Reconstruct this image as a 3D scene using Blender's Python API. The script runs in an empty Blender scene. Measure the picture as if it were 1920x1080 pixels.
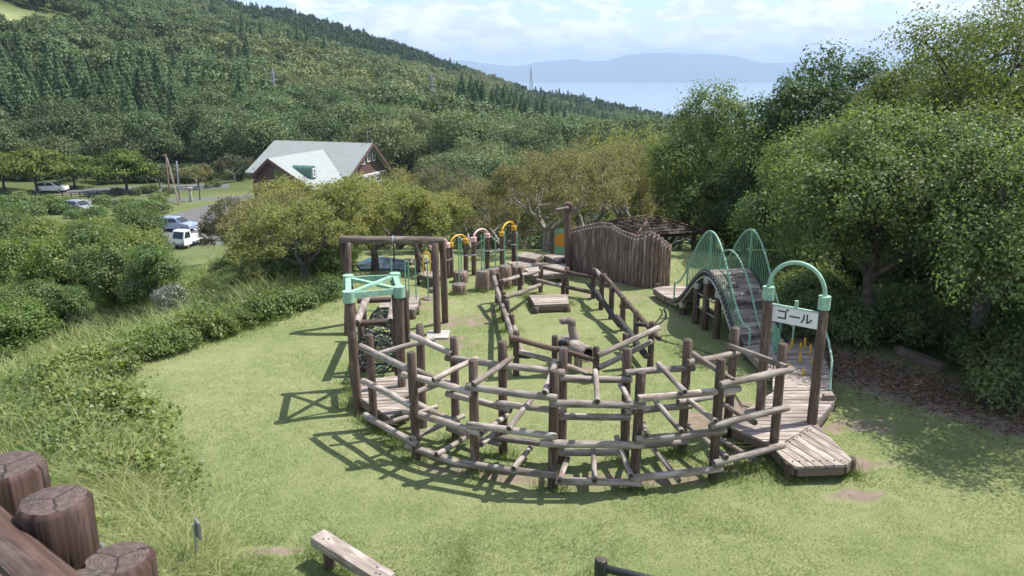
import bpy, math, random
import numpy as np
from mathutils import Vector, Matrix

# ------------------------------------------------------------------ camera, world, sun, exposure
scene = bpy.context.scene
COL = scene.collection
PITCH = math.radians(14.97)
SA, CA = math.sin(PITCH), math.cos(PITCH)
EYE = 6.0
FPX = 1500.0
cam_d = bpy.data.cameras.new('camera')
cam_d.sensor_width = 36.0
cam_d.lens = FPX / 1920 * 36
cam_d.clip_start = 0.1
cam_d.clip_end = 60000
cam_d.dof.use_dof = True
cam_d.dof.focus_distance = 15.0
cam_d.dof.aperture_fstop = 5.6
cam = bpy.data.objects.new('camera', cam_d)
cam.location = (0, 0, EYE)
cam.rotation_euler = (math.pi / 2 - PITCH, 0, 0)
COL.objects.link(cam)
scene.camera = cam

SUN_EL = math.radians(60)
SUN_AZ = math.atan2(0.946, 0.325)          # from +Y towards +X
sun_vec = Vector((math.sin(SUN_AZ) * math.cos(SUN_EL), math.cos(SUN_AZ) * math.cos(SUN_EL), math.sin(SUN_EL)))

world = bpy.data.worlds.new('World')
scene.world = world
world.use_nodes = True
wn, wl = world.node_tree.nodes, world.node_tree.links
wn.clear()


def N(nodes, t, **kw):
    n = nodes.new(t)
    for k, v in kw.items():
        setattr(n, k, v)
    return n


def build_world():
    out = N(wn, 'ShaderNodeOutputWorld')
    sky = N(wn, 'ShaderNodeTexSky', sky_type='NISHITA', sun_disc=False)
    sky.sun_elevation = SUN_EL
    sky.sun_rotation = SUN_AZ
    sky.altitude = 150
    sky.air_density = 1.15
    sky.dust_density = 0.15
    sky.ozone_density = 1.6
    bg = N(wn, 'ShaderNodeBackground')
    bg.inputs['Strength'].default_value = 0.075
    tint = N(wn, 'ShaderNodeMix', data_type='RGBA', blend_type='MULTIPLY')
    tint.inputs[0].default_value = 1
    tint.inputs[7].default_value = (.90, .93, 1.06, 1)
    wl.new(sky.outputs[0], tint.inputs[6])
    wl.new(tint.outputs[2], bg.inputs['Color'])
    tc = N(wn, 'ShaderNodeTexCoord')
    sep = N(wn, 'ShaderNodeSeparateXYZ')
    wl.new(tc.outputs['Generated'], sep.inputs[0])
    mp = N(wn, 'ShaderNodeMapping')
    mp.inputs['Scale'].default_value = (9.0, 9.0, 24.0)
    mp.inputs['Location'].default_value = (0.37, 0.2, 0.15)
    wl.new(tc.outputs['Generated'], mp.inputs[0])
    n1 = N(wn, 'ShaderNodeTexNoise')
    n1.inputs['Scale'].default_value = 1.25
    n1.inputs['Detail'].default_value = 9
    n1.inputs['Roughness'].default_value = 0.56
    n1.inputs['Distortion'].default_value = 0.1
    wl.new(mp.outputs[0], n1.inputs['Vector'])
    # cover: thick bank low over the horizon, broken cloud above, its cover raised to add fill light
    cov = N(wn, 'ShaderNodeMapRange')
    cov.inputs['From Min'].default_value = 0.03
    cov.inputs['From Max'].default_value = 0.085
    cov.inputs['To Min'].default_value = 0.19
    cov.inputs['To Max'].default_value = 0.025
    wl.new(sep.outputs['Z'], cov.inputs['Value'])
    add = N(wn, 'ShaderNodeMath', operation='ADD')
    wl.new(n1.outputs['Fac'], add.inputs[0])
    wl.new(cov.outputs[0], add.inputs[1])
    rmp = N(wn, 'ShaderNodeValToRGB')
    rmp.color_ramp.elements[0].position = 0.522
    rmp.color_ramp.elements[1].position = 0.568
    wl.new(add.outputs[0], rmp.inputs[0])
    n2 = N(wn, 'ShaderNodeTexNoise')
    n2.inputs['Scale'].default_value = 3.2
    n2.inputs['Detail'].default_value = 8
    n2.inputs['Roughness'].default_value = 0.6
    wl.new(mp.outputs[0], n2.inputs['Vector'])
    r2 = N(wn, 'ShaderNodeValToRGB')
    r2.color_ramp.elements[0].position = 0.40
    r2.color_ramp.elements[0].color = (0.66, 0.70, 0.78, 1)
    r2.color_ramp.elements[1].position = 0.58
    r2.color_ramp.elements[1].color = (0.98, 0.98, 1.0, 1)
    wl.new(n2.outputs['Fac'], r2.inputs[0])
    bg2 = N(wn, 'ShaderNodeBackground')
    bg2.inputs['Strength'].default_value = 0.62
    wl.new(r2.outputs[0], bg2.inputs['Color'])
    mx = N(wn, 'ShaderNodeMixShader')
    mul = N(wn, 'ShaderNodeMath', operation='MULTIPLY')
    mul.inputs[1].default_value = 0.9
    wl.new(rmp.outputs[0], mul.inputs[0])
    wl.new(mul.outputs[0], mx.inputs[0])
    wl.new(bg.outputs[0], mx.inputs[1])
    wl.new(bg2.outputs[0], mx.inputs[2])
    wl.new(mx.outputs[0], out.inputs['Surface'])


build_world()

sd = bpy.data.lights.new('sun', 'SUN')
sd.energy = 3.3
sd.angle = math.radians(0.53)
sd.color = (1.0, 0.95, 0.87)
sun = bpy.data.objects.new('sun', sd)
sun.rotation_euler = (-sun_vec).to_track_quat('-Z', 'Y').to_euler()
sun.location = (0, 0, 60)
COL.objects.link(sun)

scene.view_settings.view_transform = 'Standard'
scene.view_settings.look = 'None'
scene.view_settings.gamma = 1
scene.view_settings.use_curve_mapping = False
scene.view_settings.exposure = 1.32
scene.render.engine = 'CYCLES'
scene.cycles.max_bounces = 6
scene.cycles.diffuse_bounces = 3
scene.cycles.transmission_bounces = 4
scene.cycles.volume_bounces = 0
scene.cycles.use_denoising = True

rng = np.random.default_rng(7)
rnd = random.Random(7)

# ------------------------------------------------------------------ camera-geometry helpers (measuring only)


def ray(px, py):
    x = (px - 960) / FPX
    v = (540 - py) / FPX
    return Vector((x, CA + v * SA, -SA + v * CA))


def G(px, py, z=0.0):
    d = ray(px, py)
    t = (z - EYE) / d.z
    return Vector((d.x * t, d.y * t, z))


def PY(px, py, Y):
    d = ray(px, py)
    t = Y / d.y
    return Vector((d.x * t, Y, EYE + d.z * t))


def project(x, y, z):
    zz = z - EYE
    dep = y * CA - zz * SA
    v = y * SA + zz * CA
    return 960 + FPX * x / dep, 540 - FPX * v / dep


# ------------------------------------------------------------------ terrain
EDGE_Y = [0, 9.6, 13, 15.9, 18.9, 21.6, 26, 30, 40, 60]
EDGE_X = [-3.2, -4.4, -6.9, -8.2, -6.1, -4.9, -5.3, -6.0, -7.5, -10]
SIL = [(-400, -420), (-200, -300), (0, -180), (200, -90), (450, 2), (540, 14), (640, 42), (760, 82), (870, 120),
       (960, 152), (1000, 165), (1050, 168), (1120, 182), (1180, 195), (1245, 209), (1400, 235), (1700, 260), (2400, 300)]
SIL_U, SIL_E = [], []
for a_, b_ in SIL:
    d_ = ray(a_, b_)
    SIL_U.append(d_.x / d_.y)
    SIL_E.append(d_.z / d_.y)
RIDGE = 760.0
HILL0 = 135.0


def vnoise(x, y, s, seed=0):
    """cheap smooth value noise, -1..1"""
    x = np.asarray(x, float) / s + seed * 17.3
    y = np.asarray(y, float) / s + seed * 9.1
    xi, yi = np.floor(x), np.floor(y)
    fx, fy = x - xi, y - yi
    fx = fx * fx * (3 - 2 * fx)
    fy = fy * fy * (3 - 2 * fy)

    def h(a, b):
        v = np.sin(a * 127.1 + b * 311.7 + seed * 74.7) * 43758.5453
        return (v - np.floor(v)) * 2 - 1
    return (h(xi, yi) * (1 - fx) + h(xi + 1, yi) * fx) * (1 - fy) + (h(xi, yi + 1) * (1 - fx) + h(xi + 1, yi + 1) * fx) * fy


def terrain(x, y):
    x = np.asarray(x, float)
    y = np.asarray(y, float)
    dist = np.interp(y, EDGE_Y, EDGE_X) - x
    zl = np.interp(dist, [0, 1, 3, 8, 16, 30, 42], [0, -.08, -.5, -2.7, -5.2, -8.5, -10.5])
    gy = np.interp(y, [26, 28, 31, 34, 40, 55, 65], [0, -.15, -.7, -1.8, -3.6, -7.5, -10.5])
    z = np.minimum(zl, gy)
    r = np.sqrt(x * x + y * y)
    z = z + np.interp(r, [0, 2.6, 8.3], [3.5, 3.3, 0])
    z = z + 0.025 * vnoise(x, y, 1.7, 1) * (y < 60) + 0.02 * vnoise(x, y, 0.6, 2) * (y < 40)
    u = x / np.maximum(y, 1)
    e = np.interp(u, SIL_U, SIL_E)
    zr = EYE + e * RIDGE - 8.5
    s = np.clip((y - HILL0) / (RIDGE - HILL0), 0, 1)
    dip = np.interp(u, [-.3, -.1, .05, .3], [0, 3, 12, 14])
    zh = -10.5 * (1 - s ** 1.05) + zr * s ** 1.05 - dip * np.sin(np.pi * s) + 5 * vnoise(x, y, 90, 3) * np.sin(np.pi * s)
    zh = np.where(y > RIDGE, zr - (y - RIDGE) * .25, zh)
    zh = np.maximum(zh, -158)
    return np.where(y > HILL0, zh, z)


def tz(x, y):
    return float(terrain(x, y))


def hit(px, py, t0=20.0):
    d = ray(px, py)
    t = t0
    while t < 2500:
        if EYE + d.z * t < tz(d.x * t, d.y * t):
            break
        t *= 1.004
    return Vector((d.x * t, d.y * t, tz(d.x * t, d.y * t)))


# ------------------------------------------------------------------ object helpers
def tag(o, label=None, cat=None, group=None, kind=None):
    if label:
        o['label'] = label
    if cat:
        o['category'] = cat
    if group:
        o['group'] = group
    if kind:
        o['kind'] = kind
    return o


def thing(name, label, cat, loc=(0, 0, 0), group=None):
    o = bpy.data.objects.new(name, None)
    o.empty_display_size = 0.2
    o.location = loc
    COL.objects.link(o)
    return tag(o, label, cat, group)


def root_loc(o):
    v = Vector((0, 0, 0))
    while o is not None:
        v += o.location
        o = o.parent
    return v


def link_mesh(name, me, parent=None):
    o = bpy.data.objects.new(name, me)
    COL.objects.link(o)
    if parent is not None:
        o.parent = parent
    return o


def obj(name, verts, faces, mats, parent=None, fmat=None, smooth=False, uvs=None):
    """verts in world space; stored relative to the parent's position"""
    off = root_loc(parent) if parent is not None else Vector((0, 0, 0))
    me = bpy.data.meshes.new(name)
    me.from_pydata([(v[0] - off.x, v[1] - off.y, v[2] - off.z) for v in verts], [], faces)
    if not isinstance(mats, (list, tuple)):
        mats = [mats]
    for m in mats:
        me.materials.append(m)
    if fmat is not None:
        me.polygons.foreach_set('material_index', fmat)
    if uvs is not None:
        uv = me.uv_layers.new(name='UVMap')
        flat = [c for f in uvs for p in f for c in p]
        uv.data.foreach_set('uv', flat)
    if smooth is True:
        me.polygons.foreach_set('use_smooth', [True] * len(me.polygons))
    elif smooth:
        me.polygons.foreach_set('use_smooth', smooth)
    me.update()
    if smooth:
        me.set_sharp_from_angle(angle=math.radians(52))
    return link_mesh(name, me, parent)


def big_mesh(name, V, F, mat, tint=None):
    """numpy mesh: V (n,3), F (m,k)"""
    V = np.ascontiguousarray(V, np.float32)
    F = np.ascontiguousarray(F, np.int32)
    m, k = F.shape
    me = bpy.data.meshes.new(name)
    me.vertices.add(len(V))
    me.vertices.foreach_set('co', V.ravel())
    me.loops.add(m * k)
    me.loops.foreach_set('vertex_index', F.ravel())
    me.polygons.add(m)
    me.polygons.foreach_set('loop_start', np.arange(0, m * k, k, dtype=np.int32))
    me.polygons.foreach_set('loop_total', np.full(m, k, np.int32))
    if tint is not None:
        at = me.attributes.new('tint', 'FLOAT', 'POINT')
        at.data.foreach_set('value', np.ascontiguousarray(tint, np.float32))
    me.update(calc_edges=True)
    me.materials.append(mat)
    return me


def basis(d):
    d = Vector(d).normalized()
    a = Vector((0, 0, 1)) if abs(d.z) < 0.9 else Vector((1, 0, 0))
    u = d.cross(a).normalized()
    v = d.cross(u).normalized()
    return d, u, v


class MB:
    """mesh collector"""

    def __init__(s):
        s.v, s.f = [], []

    def add(s, v, f):
        n = len(s.v)
        s.v += [tuple(p) for p in v]
        s.f += [tuple(i + n for i in q) for q in f]
        return s

    def box(s, c, ax, ay, az):
        """centre and three half-axis vectors"""
        c, ax, ay, az = Vector(c), Vector(ax), Vector(ay), Vector(az)
        v = [c + ax * i + ay * j + az * k for k in (-1, 1) for j in (-1, 1) for i in (-1, 1)]
        return s.add(v, [(0, 2, 3, 1), (4, 5, 7, 6), (0, 1, 5, 4), (2, 6, 7, 3), (0, 4, 6, 2), (1, 3, 7, 5)])

    def tube(s, pts, r, sides=8, caps=True):
        pts = [Vector(p) for p in pts]
        rs = r if isinstance(r, (list, tuple)) else [r] * len(pts)
        u = None
        V, F = [], []
        for i, p in enumerate(pts):
            if i == 0:
                d = pts[1] - pts[0]
            elif i == len(pts) - 1:
                d = pts[-1] - pts[-2]
            else:
                d = pts[i + 1] - pts[i - 1]
            d.normalize()
            if u is None:
                _, u, v = basis(d)
            else:
                u = (u - d * u.dot(d)).normalized()
                v = d.cross(u)
            for k in range(sides):
                a = 2 * math.pi * k / sides
                V.append(p + (u * math.cos(a) + v * math.sin(a)) * rs[i])
        for i in range(len(pts) - 1):
            for k in range(sides):
                a, b = i * sides + k, i * sides + (k + 1) % sides
                F.append((a, b, b + sides, a + sides))
        if caps:
            F.append(tuple(range(sides - 1, -1, -1)))
            F.append(tuple((len(pts) - 1) * sides + k for k in range(sides)))
        return s.add(V, F)

    def prism(s, poly, z0, z1):
        n = len(poly)
        a = [(p[0], p[1], z0) for p in poly] + [(p[0], p[1], z1) for p in poly]
        area = sum(poly[i][0] * poly[(i + 1) % n][1] - poly[(i + 1) % n][0] * poly[i][1] for i in range(n))
        top = tuple(range(n, 2 * n))
        bot = tuple(range(n - 1, -1, -1))
        side = [(i, (i + 1) % n, n + (i + 1) % n, n + i) for i in range(n)]
        f = [bot, top] + side
        if area < 0:
            f = [tuple(reversed(q)) for q in f]
        return s.add(a, f)

    def obj(s, name, mat, parent=None, smooth=False):
        return obj(name, s.v, s.f, mat, parent, smooth=smooth)


# ------------------------------------------------------------------ materials
def new_mat(name):
    m = bpy.data.materials.new(name)
    m.use_nodes = True
    nt = m.node_tree
    b = nt.nodes['Principled BSDF']
    return m, nt.nodes, nt.links, b


def simple(name, col, rough=0.6, noise=0.12, scale=6.0, metal=0.0, bump=0.0):
    m, n, l, b = new_mat(name)
    tc = N(n, 'ShaderNodeTexCoord')
    t = N(n, 'ShaderNodeTexNoise')
    t.inputs['Scale'].default_value = scale
    t.inputs['Detail'].default_value = 6
    l.new(tc.outputs['Object'], t.inputs['Vector'])
    r = N(n, 'ShaderNodeValToRGB')
    r.color_ramp.elements[0].position = .3
    r.color_ramp.elements[1].position = .7
    r.color_ramp.elements[0].color = [c * (1 - noise * 1.6) for c in col] + [1]
    r.color_ramp.elements[1].color = [min(1, c * (1 + noise)) for c in col] + [1]
    l.new(t.outputs['Fac'], r.inputs[0])
    l.new(r.outputs[0], b.inputs['Base Color'])
    b.inputs['Roughness'].default_value = rough
    b.inputs['Metallic'].default_value = metal
    if bump:
        bp = N(n, 'ShaderNodeBump')
        bp.inputs['Strength'].default_value = bump
        bp.inputs['Distance'].default_value = 0.02
        l.new(t.outputs['Fac'], bp.inputs['Height'])
        l.new(bp.outputs[0], b.inputs['Normal'])
    return m


def wood(name, dark, light, pale, pale_amt=0.5, crack=0.5, fib=(70, 2.5)):
    """weathered timber; u across the grain in metres, v along it"""
    m, n, l, b = new_mat(name)
    uv = N(n, 'ShaderNodeTexCoord')
    oi = N(n, 'ShaderNodeObjectInfo')
    shift = N(n, 'ShaderNodeVectorMath', operation='ADD')
    mulr = N(n, 'ShaderNodeMath', operation='MULTIPLY')
    mulr.inputs[1].default_value = 37.0
    l.new(oi.outputs['Random'], mulr.inputs[0])
    l.new(uv.outputs['UV'], shift.inputs[0])
    l.new(mulr.outputs[0], shift.inputs[1])

    def nz(sx, sy, detail=5, rough=.6):
        mp = N(n, 'ShaderNodeMapping')
        mp.inputs['Scale'].default_value = (sx, sy, 1)
        l.new(shift.outputs[0], mp.inputs[0])
        t = N(n, 'ShaderNodeTexNoise')
        t.inputs['Scale'].default_value = 1
        t.inputs['Detail'].default_value = detail
        t.inputs['Roughness'].default_value = rough
        l.new(mp.outputs[0], t.inputs['Vector'])
        return t.outputs['Fac']
    f1 = nz(fib[0], fib[1])
    f2 = nz(9, 2.2, 4)
    f3 = nz(26, 1.1, 3, .5)
    r1 = N(n, 'ShaderNodeValToRGB')
    r1.color_ramp.elements[0].position = .33
    r1.color_ramp.elements[1].position = .68
    r1.color_ramp.elements[0].color = (*dark, 1)
    r1.color_ramp.elements[1].color = (*light, 1)
    l.new(f1, r1.inputs[0])
    rp = N(n, 'ShaderNodeMapRange')
    rp.inputs['From Min'].default_value = .62 - .3 * pale_amt
    rp.inputs['From Max'].default_value = .78 - .3 * pale_amt
    l.new(f2, rp.inputs['Value'])
    mx = N(n, 'ShaderNodeMix', data_type='RGBA')
    mulp = N(n, 'ShaderNodeMath', operation='MULTIPLY')
    mulp.inputs[1].default_value = .75
    l.new(rp.outputs[0], mulp.inputs[0])
    l.new(mulp.outputs[0], mx.inputs[0])
    l.new(r1.outputs[0], mx.inputs[6])
    mx.inputs[7].default_value = (*pale, 1)
    rc = N(n, 'ShaderNodeValToRGB')
    rc.color_ramp.elements[0].position = .30
    rc.color_ramp.elements[1].position = .40
    rc.color_ramp.elements[0].color = (1 - crack, 1 - crack, 1 - crack, 1)
    l.new(f3, rc.inputs[0])
    mc = N(n, 'ShaderNodeMix', data_type='RGBA', blend_type='MULTIPLY')
    mc.inputs[0].default_value = 1
    l.new(mx.outputs[2], mc.inputs[6])
    l.new(rc.outputs[0], mc.inputs[7])
    hv = N(n, 'ShaderNodeHueSaturation')
    vr = N(n, 'ShaderNodeMapRange')
    vr.inputs['To Min'].default_value = .75
    vr.inputs['To Max'].default_value = 1.2
    l.new(oi.outputs['Random'], vr.inputs['Value'])
    l.new(vr.outputs[0], hv.inputs['Value'])
    l.new(mc.outputs[2], hv.inputs['Color'])
    l.new(hv.outputs[0], b.inputs['Base Color'])
    b.inputs['Roughness'].default_value = .78
    b.inputs['Specular IOR Level'].default_value = .25
    bp = N(n, 'ShaderNodeBump')
    bp.inputs['Strength'].default_value = .55
    bp.inputs['Distance'].default_value = .012
    ad = N(n, 'ShaderNodeMath', operation='ADD')
    l.new(f1, ad.inputs[0])
    l.new(rc.outputs[0], ad.inputs[1])
    l.new(ad.outputs[0], bp.inputs['Height'])
    l.new(bp.outputs[0], b.inputs['Normal'])
    return m


def endgrain(name, dark, light):
    """sawn log end: growth rings round the uv origin, radial splits"""
    m, n, l, b = new_mat(name)
    uv = N(n, 'ShaderNodeTexCoord')
    ns = N(n, 'ShaderNodeTexNoise')
    ns.inputs['Scale'].default_value = 9
    ns.inputs['Detail'].default_value = 4
    l.new(uv.outputs['UV'], ns.inputs['Vector'])
    ln = N(n, 'ShaderNodeVectorMath', operation='LENGTH')
    l.new(uv.outputs['UV'], ln.inputs[0])
    ad = N(n, 'ShaderNodeMath', operation='MULTIPLY_ADD')
    ad.inputs[1].default_value = .085
    l.new(ns.outputs['Fac'], ad.inputs[0])
    l.new(ln.outputs['Value'], ad.inputs[2])
    mu = N(n, 'ShaderNodeMath', operation='MULTIPLY')
    mu.inputs[1].default_value = 420
    l.new(ad.outputs[0], mu.inputs[0])
    sn = N(n, 'ShaderNodeMath', operation='SINE')
    l.new(mu.outputs[0], sn.inputs[0])
    mr = N(n, 'ShaderNodeMapRange')
    mr.inputs['From Min'].default_value = -1
    l.new(sn.outputs[0], mr.inputs['Value'])
    n2 = N(n, 'ShaderNodeTexNoise')
    n2.inputs['Scale'].default_value = 30
    n2.inputs['Detail'].default_value = 5
    l.new(uv.outputs['UV'], n2.inputs['Vector'])
    av = N(n, 'ShaderNodeMath', operation='MULTIPLY_ADD')
    av.inputs[1].default_value = .2
    l.new(mr.outputs[0], av.inputs[0])
    l.new(n2.outputs['Fac'], av.inputs[2])
    r = N(n, 'ShaderNodeValToRGB')
    r.color_ramp.elements[0].position = .35
    r.color_ramp.elements[1].position = .95
    r.color_ramp.elements[0].color = (*dark, 1)
    r.color_ramp.elements[1].color = (*light, 1)
    l.new(av.outputs[0], r.inputs[0])
    gr = N(n, 'ShaderNodeTexGradient', gradient_type='RADIAL')
    l.new(uv.outputs['UV'], gr.inputs[0])
    oi = N(n, 'ShaderNodeObjectInfo')
    ca_ = N(n, 'ShaderNodeMath', operation='MULTIPLY_ADD')
    ca_.inputs[1].default_value = .22
    l.new(ns.outputs['Fac'], ca_.inputs[0])
    l.new(gr.outputs['Fac'], ca_.inputs[2])
    cb = N(n, 'ShaderNodeMath', operation='ADD')
    l.new(ca_.outputs[0], cb.inputs[0])
    l.new(oi.outputs['Random'], cb.inputs[1])
    cc = N(n, 'ShaderNodeMath', operation='MULTIPLY')
    cc.inputs[1].default_value = 3
    l.new(cb.outputs[0], cc.inputs[0])
    cd = N(n, 'ShaderNodeMath', operation='FRACT')
    l.new(cc.outputs[0], cd.inputs[0])
    ce = N(n, 'ShaderNodeMath', operation='SUBTRACT')
    ce.inputs[1].default_value = .5
    l.new(cd.outputs[0], ce.inputs[0])
    cf = N(n, 'ShaderNodeMath', operation='ABSOLUTE')
    l.new(ce.outputs[0], cf.inputs[0])
    cg = N(n, 'ShaderNodeMath', operation='MULTIPLY')
    l.new(cf.outputs[0], cg.inputs[0])
    l.new(ln.outputs['Value'], cg.inputs[1])
    ch_ = N(n, 'ShaderNodeMapRange')
    ch_.inputs['From Min'].default_value = .0008
    ch_.inputs['From Max'].default_value = .0028
    ch_.inputs['To Min'].default_value = .12
    l.new(cg.outputs[0], ch_.inputs['Value'])
    mk = N(n, 'ShaderNodeMix', data_type='RGBA', blend_type='MULTIPLY')
    mk.inputs[0].default_value = 1
    l.new(r.outputs[0], mk.inputs[6])
    l.new(ch_.outputs[0], mk.inputs[7])
    l.new(mk.outputs[2], b.inputs['Base Color'])
    b.inputs['Roughness'].default_value = .85
    bp = N(n, 'ShaderNodeBump')
    bp.inputs['Strength'].default_value = .5
    bp.inputs['Distance'].default_value = .006
    l.new(av.outputs[0], bp.inputs['Height'])
    l.new(bp.outputs[0], b.inputs['Normal'])
    return m


def leaf_mat(name, a, b_, trans=.35, spec=.3, rough=.5, var=.25, hue=.02):
    m, n, l, b = new_mat(name)
    at = N(n, 'ShaderNodeAttribute', attribute_name='tint')
    mx = N(n, 'ShaderNodeMix', data_type='RGBA')
    mx.inputs[6].default_value = (*a, 1)
    mx.inputs[7].default_value = (*b_, 1)
    l.new(at.outputs['Fac'], mx.inputs[0])
    oi = N(n, 'ShaderNodeObjectInfo')
    hv = N(n, 'ShaderNodeHueSaturation')
    vr = N(n, 'ShaderNodeMapRange')
    vr.inputs['To Min'].default_value = 1 - var
    vr.inputs['To Max'].default_value = 1 + var
    l.new(oi.outputs['Random'], vr.inputs['Value'])
    l.new(vr.outputs[0], hv.inputs['Value'])
    h2 = N(n, 'ShaderNodeMath', operation='MULTIPLY')
    h2.inputs[1].default_value = 7.13
    l.new(oi.outputs['Random'], h2.inputs[0])
    h3 = N(n, 'ShaderNodeMath', operation='FRACT')
    l.new(h2.outputs[0], h3.inputs[0])
    hr = N(n, 'ShaderNodeMapRange')
    hr.inputs['To Min'].default_value = .5 - hue
    hr.inputs['To Max'].default_value = .5 + hue
    l.new(h3.outputs[0], hr.inputs['Value'])
    l.new(hr.outputs[0], hv.inputs['Hue'])
    l.new(mx.outputs[2], hv.inputs['Color'])
    l.new(hv.outputs[0], b.inputs['Base Color'])
    b.inputs['Roughness'].default_value = rough
    b.inputs['Specular IOR Level'].default_value = spec
    tr = N(n, 'ShaderNodeBsdfTranslucent')
    bright = N(n, 'ShaderNodeMix', data_type='RGBA', blend_type='MULTIPLY')
    bright.inputs[0].default_value = 1
    bright.inputs[7].default_value = (1.35, 1.45, .6, 1)
    l.new(hv.outputs[0], bright.inputs[6])
    l.new(bright.outputs[2], tr.inputs['Color'])
    ms = N(n, 'ShaderNodeMixShader')
    ms.inputs[0].default_value = trans
    l.new(b.outputs[0], ms.inputs[1])
    l.new(tr.outputs[0], ms.inputs[2])
    l.new(ms.outputs[0], n['Material Output'].inputs['Surface'])
    return m


M = {}
M['post'] = wood('post_wood', (0.054, 0.037, 0.030), (0.176, 0.119, 0.092), (0.242, 0.206, 0.178), .25, .55)
M['rail'] = wood('rail_wood', (0.138, 0.105, 0.084), (0.286, 0.237, 0.199), (0.424, 0.386, 0.351), .62, .5)
M['dark_rail'] = wood('tarred_wood', (.022, .021, .022), (.075, .070, .068), (.11, .105, .10), .3, .4)
M['plank'] = wood('plank_wood', (0.186, 0.148, 0.126), (0.349, 0.295, 0.256), (0.459, 0.404, 0.360), .5, .45, (90, 2))
M['plank_dark'] = wood('dark_plank_wood', (0.072, 0.054, 0.044), (0.204, 0.162, 0.138), (0.300, 0.252, 0.216), .35, .5, (90, 2))
M['red_log'] = wood('red_stained_log', (0.025, 0.016, 0.012), (0.107, 0.064, 0.050), (0.146, 0.110, 0.094), .3, .85, (38, 1.3))
M['palisade'] = wood('palisade_wood', (0.082, 0.054, 0.041), (0.274, 0.196, 0.155), (0.384, 0.297, 0.246), .42, .6)
M['end'] = endgrain('log_end', (.035, .026, .02), (.13, .10, .08))
M['end_pale'] = endgrain('pale_log_end', (.06, .05, .04), (.30, .25, .20))
M['end_red'] = endgrain('red_log_end', (.04, .026, .022), (.15, .105, .09))
M['mint'] = simple('mint_green_paint', (.255, .43, .315), .55, .18, 11)
M['mint_worn'] = simple('worn_mint_paint', (.165, .35, .23), .5, .15, 9)
M['yellow'] = simple('yellow_paint', (.62, .36, .035), .45, .12, 5)
M['pink'] = simple('pink_paint', (.72, .46, .44), .5, .1, 5)
M['orange'] = simple('orange_paint', (.58, .24, .03), .55, .15, 7)
M['white'] = simple('white_paint', (.76, .76, .74), .5, .05, 4)
M['sign_white'] = simple('sign_board_white', (.70, .71, .69), .5, .04, 4)
M['ink'] = simple('black_lettering', (.02, .02, .022), .5, .05)
M['metal'] = simple('galvanised_metal', (.42, .43, .44), .4, .1, 8, .7)
M['greymetal'] = simple('grey_painted_metal', (.16, .165, .175), .5, .1, 8)
M['black'] = simple('black_paint', (.018, .019, .022), .45, .2, 12, 0, .1)
M['rope'] = simple('black_rope', (.035, .036, .034), .8, .5, 60)
M['rope_pale'] = simple('pale_rope', (.42, .42, .38), .85, .2, 60)
M['rock'] = simple('boulder_stone', (.17, .155, .14), .9, .35, 5, 0, .6)
M['concrete'] = simple('concrete', (.36, .345, .32), .9, .15, 5, 0, .2)
M['roof_green'] = None
M['bark'] = simple('bark', (.105, .085, .07), .9, .45, 7, 0, .8)
M['bark_grey'] = simple('grey_cherry_bark', (.27, .245, .22), .9, .4, 9, 0, .6)
M['tyre'] = simple('tyre_rubber', (.02, .02, .02), .8, .2)
M['glass'] = simple('dark_glass', (.03, .035, .04), .08, .1)
M['car_white'] = simple('white_car_paint', (.78, .79, .80), .25, .03, 2)
M['car_blue'] = simple('silver_blue_car_paint', (.34, .41, .52), .25, .05, 2, .3)
M['car_grey'] = simple('grey_car_paint', (.34, .36, .38), .25, .05, 2, .3)
M['siding'] = None

M['leaf_camphor'] = leaf_mat('camphor_leaves', (0.085, 0.145, 0.060), (0.206, 0.253, 0.102), 0.4, .22, .5, .12)
M['leaf_camphor_light'] = leaf_mat('bright_camphor_leaves', (0.082, 0.126, 0.046), (0.212, 0.242, 0.101), 0.42, .22, .5, .12)
M['leaf_dark'] = leaf_mat('dark_evergreen_leaves', (0.039, 0.079, 0.036), (0.115, 0.154, 0.062), 0.3, .22, .5, .15)
M['leaf_cherry'] = leaf_mat('autumn_cherry_leaves', (.13, .14, .065), (.30, .265, .135), .35, .2, .6, .06, .008)
M['leaf_willow'] = leaf_mat('yellow_green_leaves', (0.155, 0.189, 0.065), (0.320, 0.310, 0.129), .4, .25, .55, .06, .008)
M['leaf_greybrown'] = leaf_mat('grey_brown_leaves', (.075, .085, .045), (.19, .18, .11), .3, .2, .6, .08, .008)
M['leaf_bush'] = leaf_mat('bush_leaves', (0.066, 0.113, 0.041), (0.180, 0.233, 0.088), .38, .3, .5, .12)
M['leaf_vine'] = leaf_mat('vine_leaves', (0.057, 0.107, 0.024), (0.250, 0.301, 0.091), .4, .35, .45, .1)
M['leaf_hedge'] = leaf_mat('hedge_leaves', (0.058, 0.103, 0.027), (0.222, 0.272, 0.082), .35, .35, .45, .15)
M['leaf_hillA'] = leaf_mat('hill_broadleaf', (0.052, 0.101, 0.043), (0.151, 0.185, 0.087), .2, .2, .6, .30, .018)
M['leaf_hillB'] = leaf_mat('hill_pale_broadleaf', (0.076, 0.110, 0.045), (0.213, 0.230, 0.112), .2, .2, .6, .25, .02)
M['leaf_cedar'] = leaf_mat('cedar_needles', (0.048, 0.102, 0.046), (0.130, 0.185, 0.083), .2, .2, .6, .25, .015)
M['leaf_ridge_shade'] = leaf_mat('cloud_shaded_ridge_leaves', (0.022, 0.053, 0.022), (0.071, 0.111, 0.044), .12, .2, .6, .25, .02)  # cloud shadow along the upper ridge, put into a darker leaf colour
M['leaf_weed'] = leaf_mat('weed_leaves', (.06, .10, .028), (.21, .265, .095), .38, .3, .5, .1)
M['grass'] = leaf_mat('lawn_grass', (.105, .18, .058), (.31, .345, .165), .38, .15, .6, 0, 0)
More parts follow.
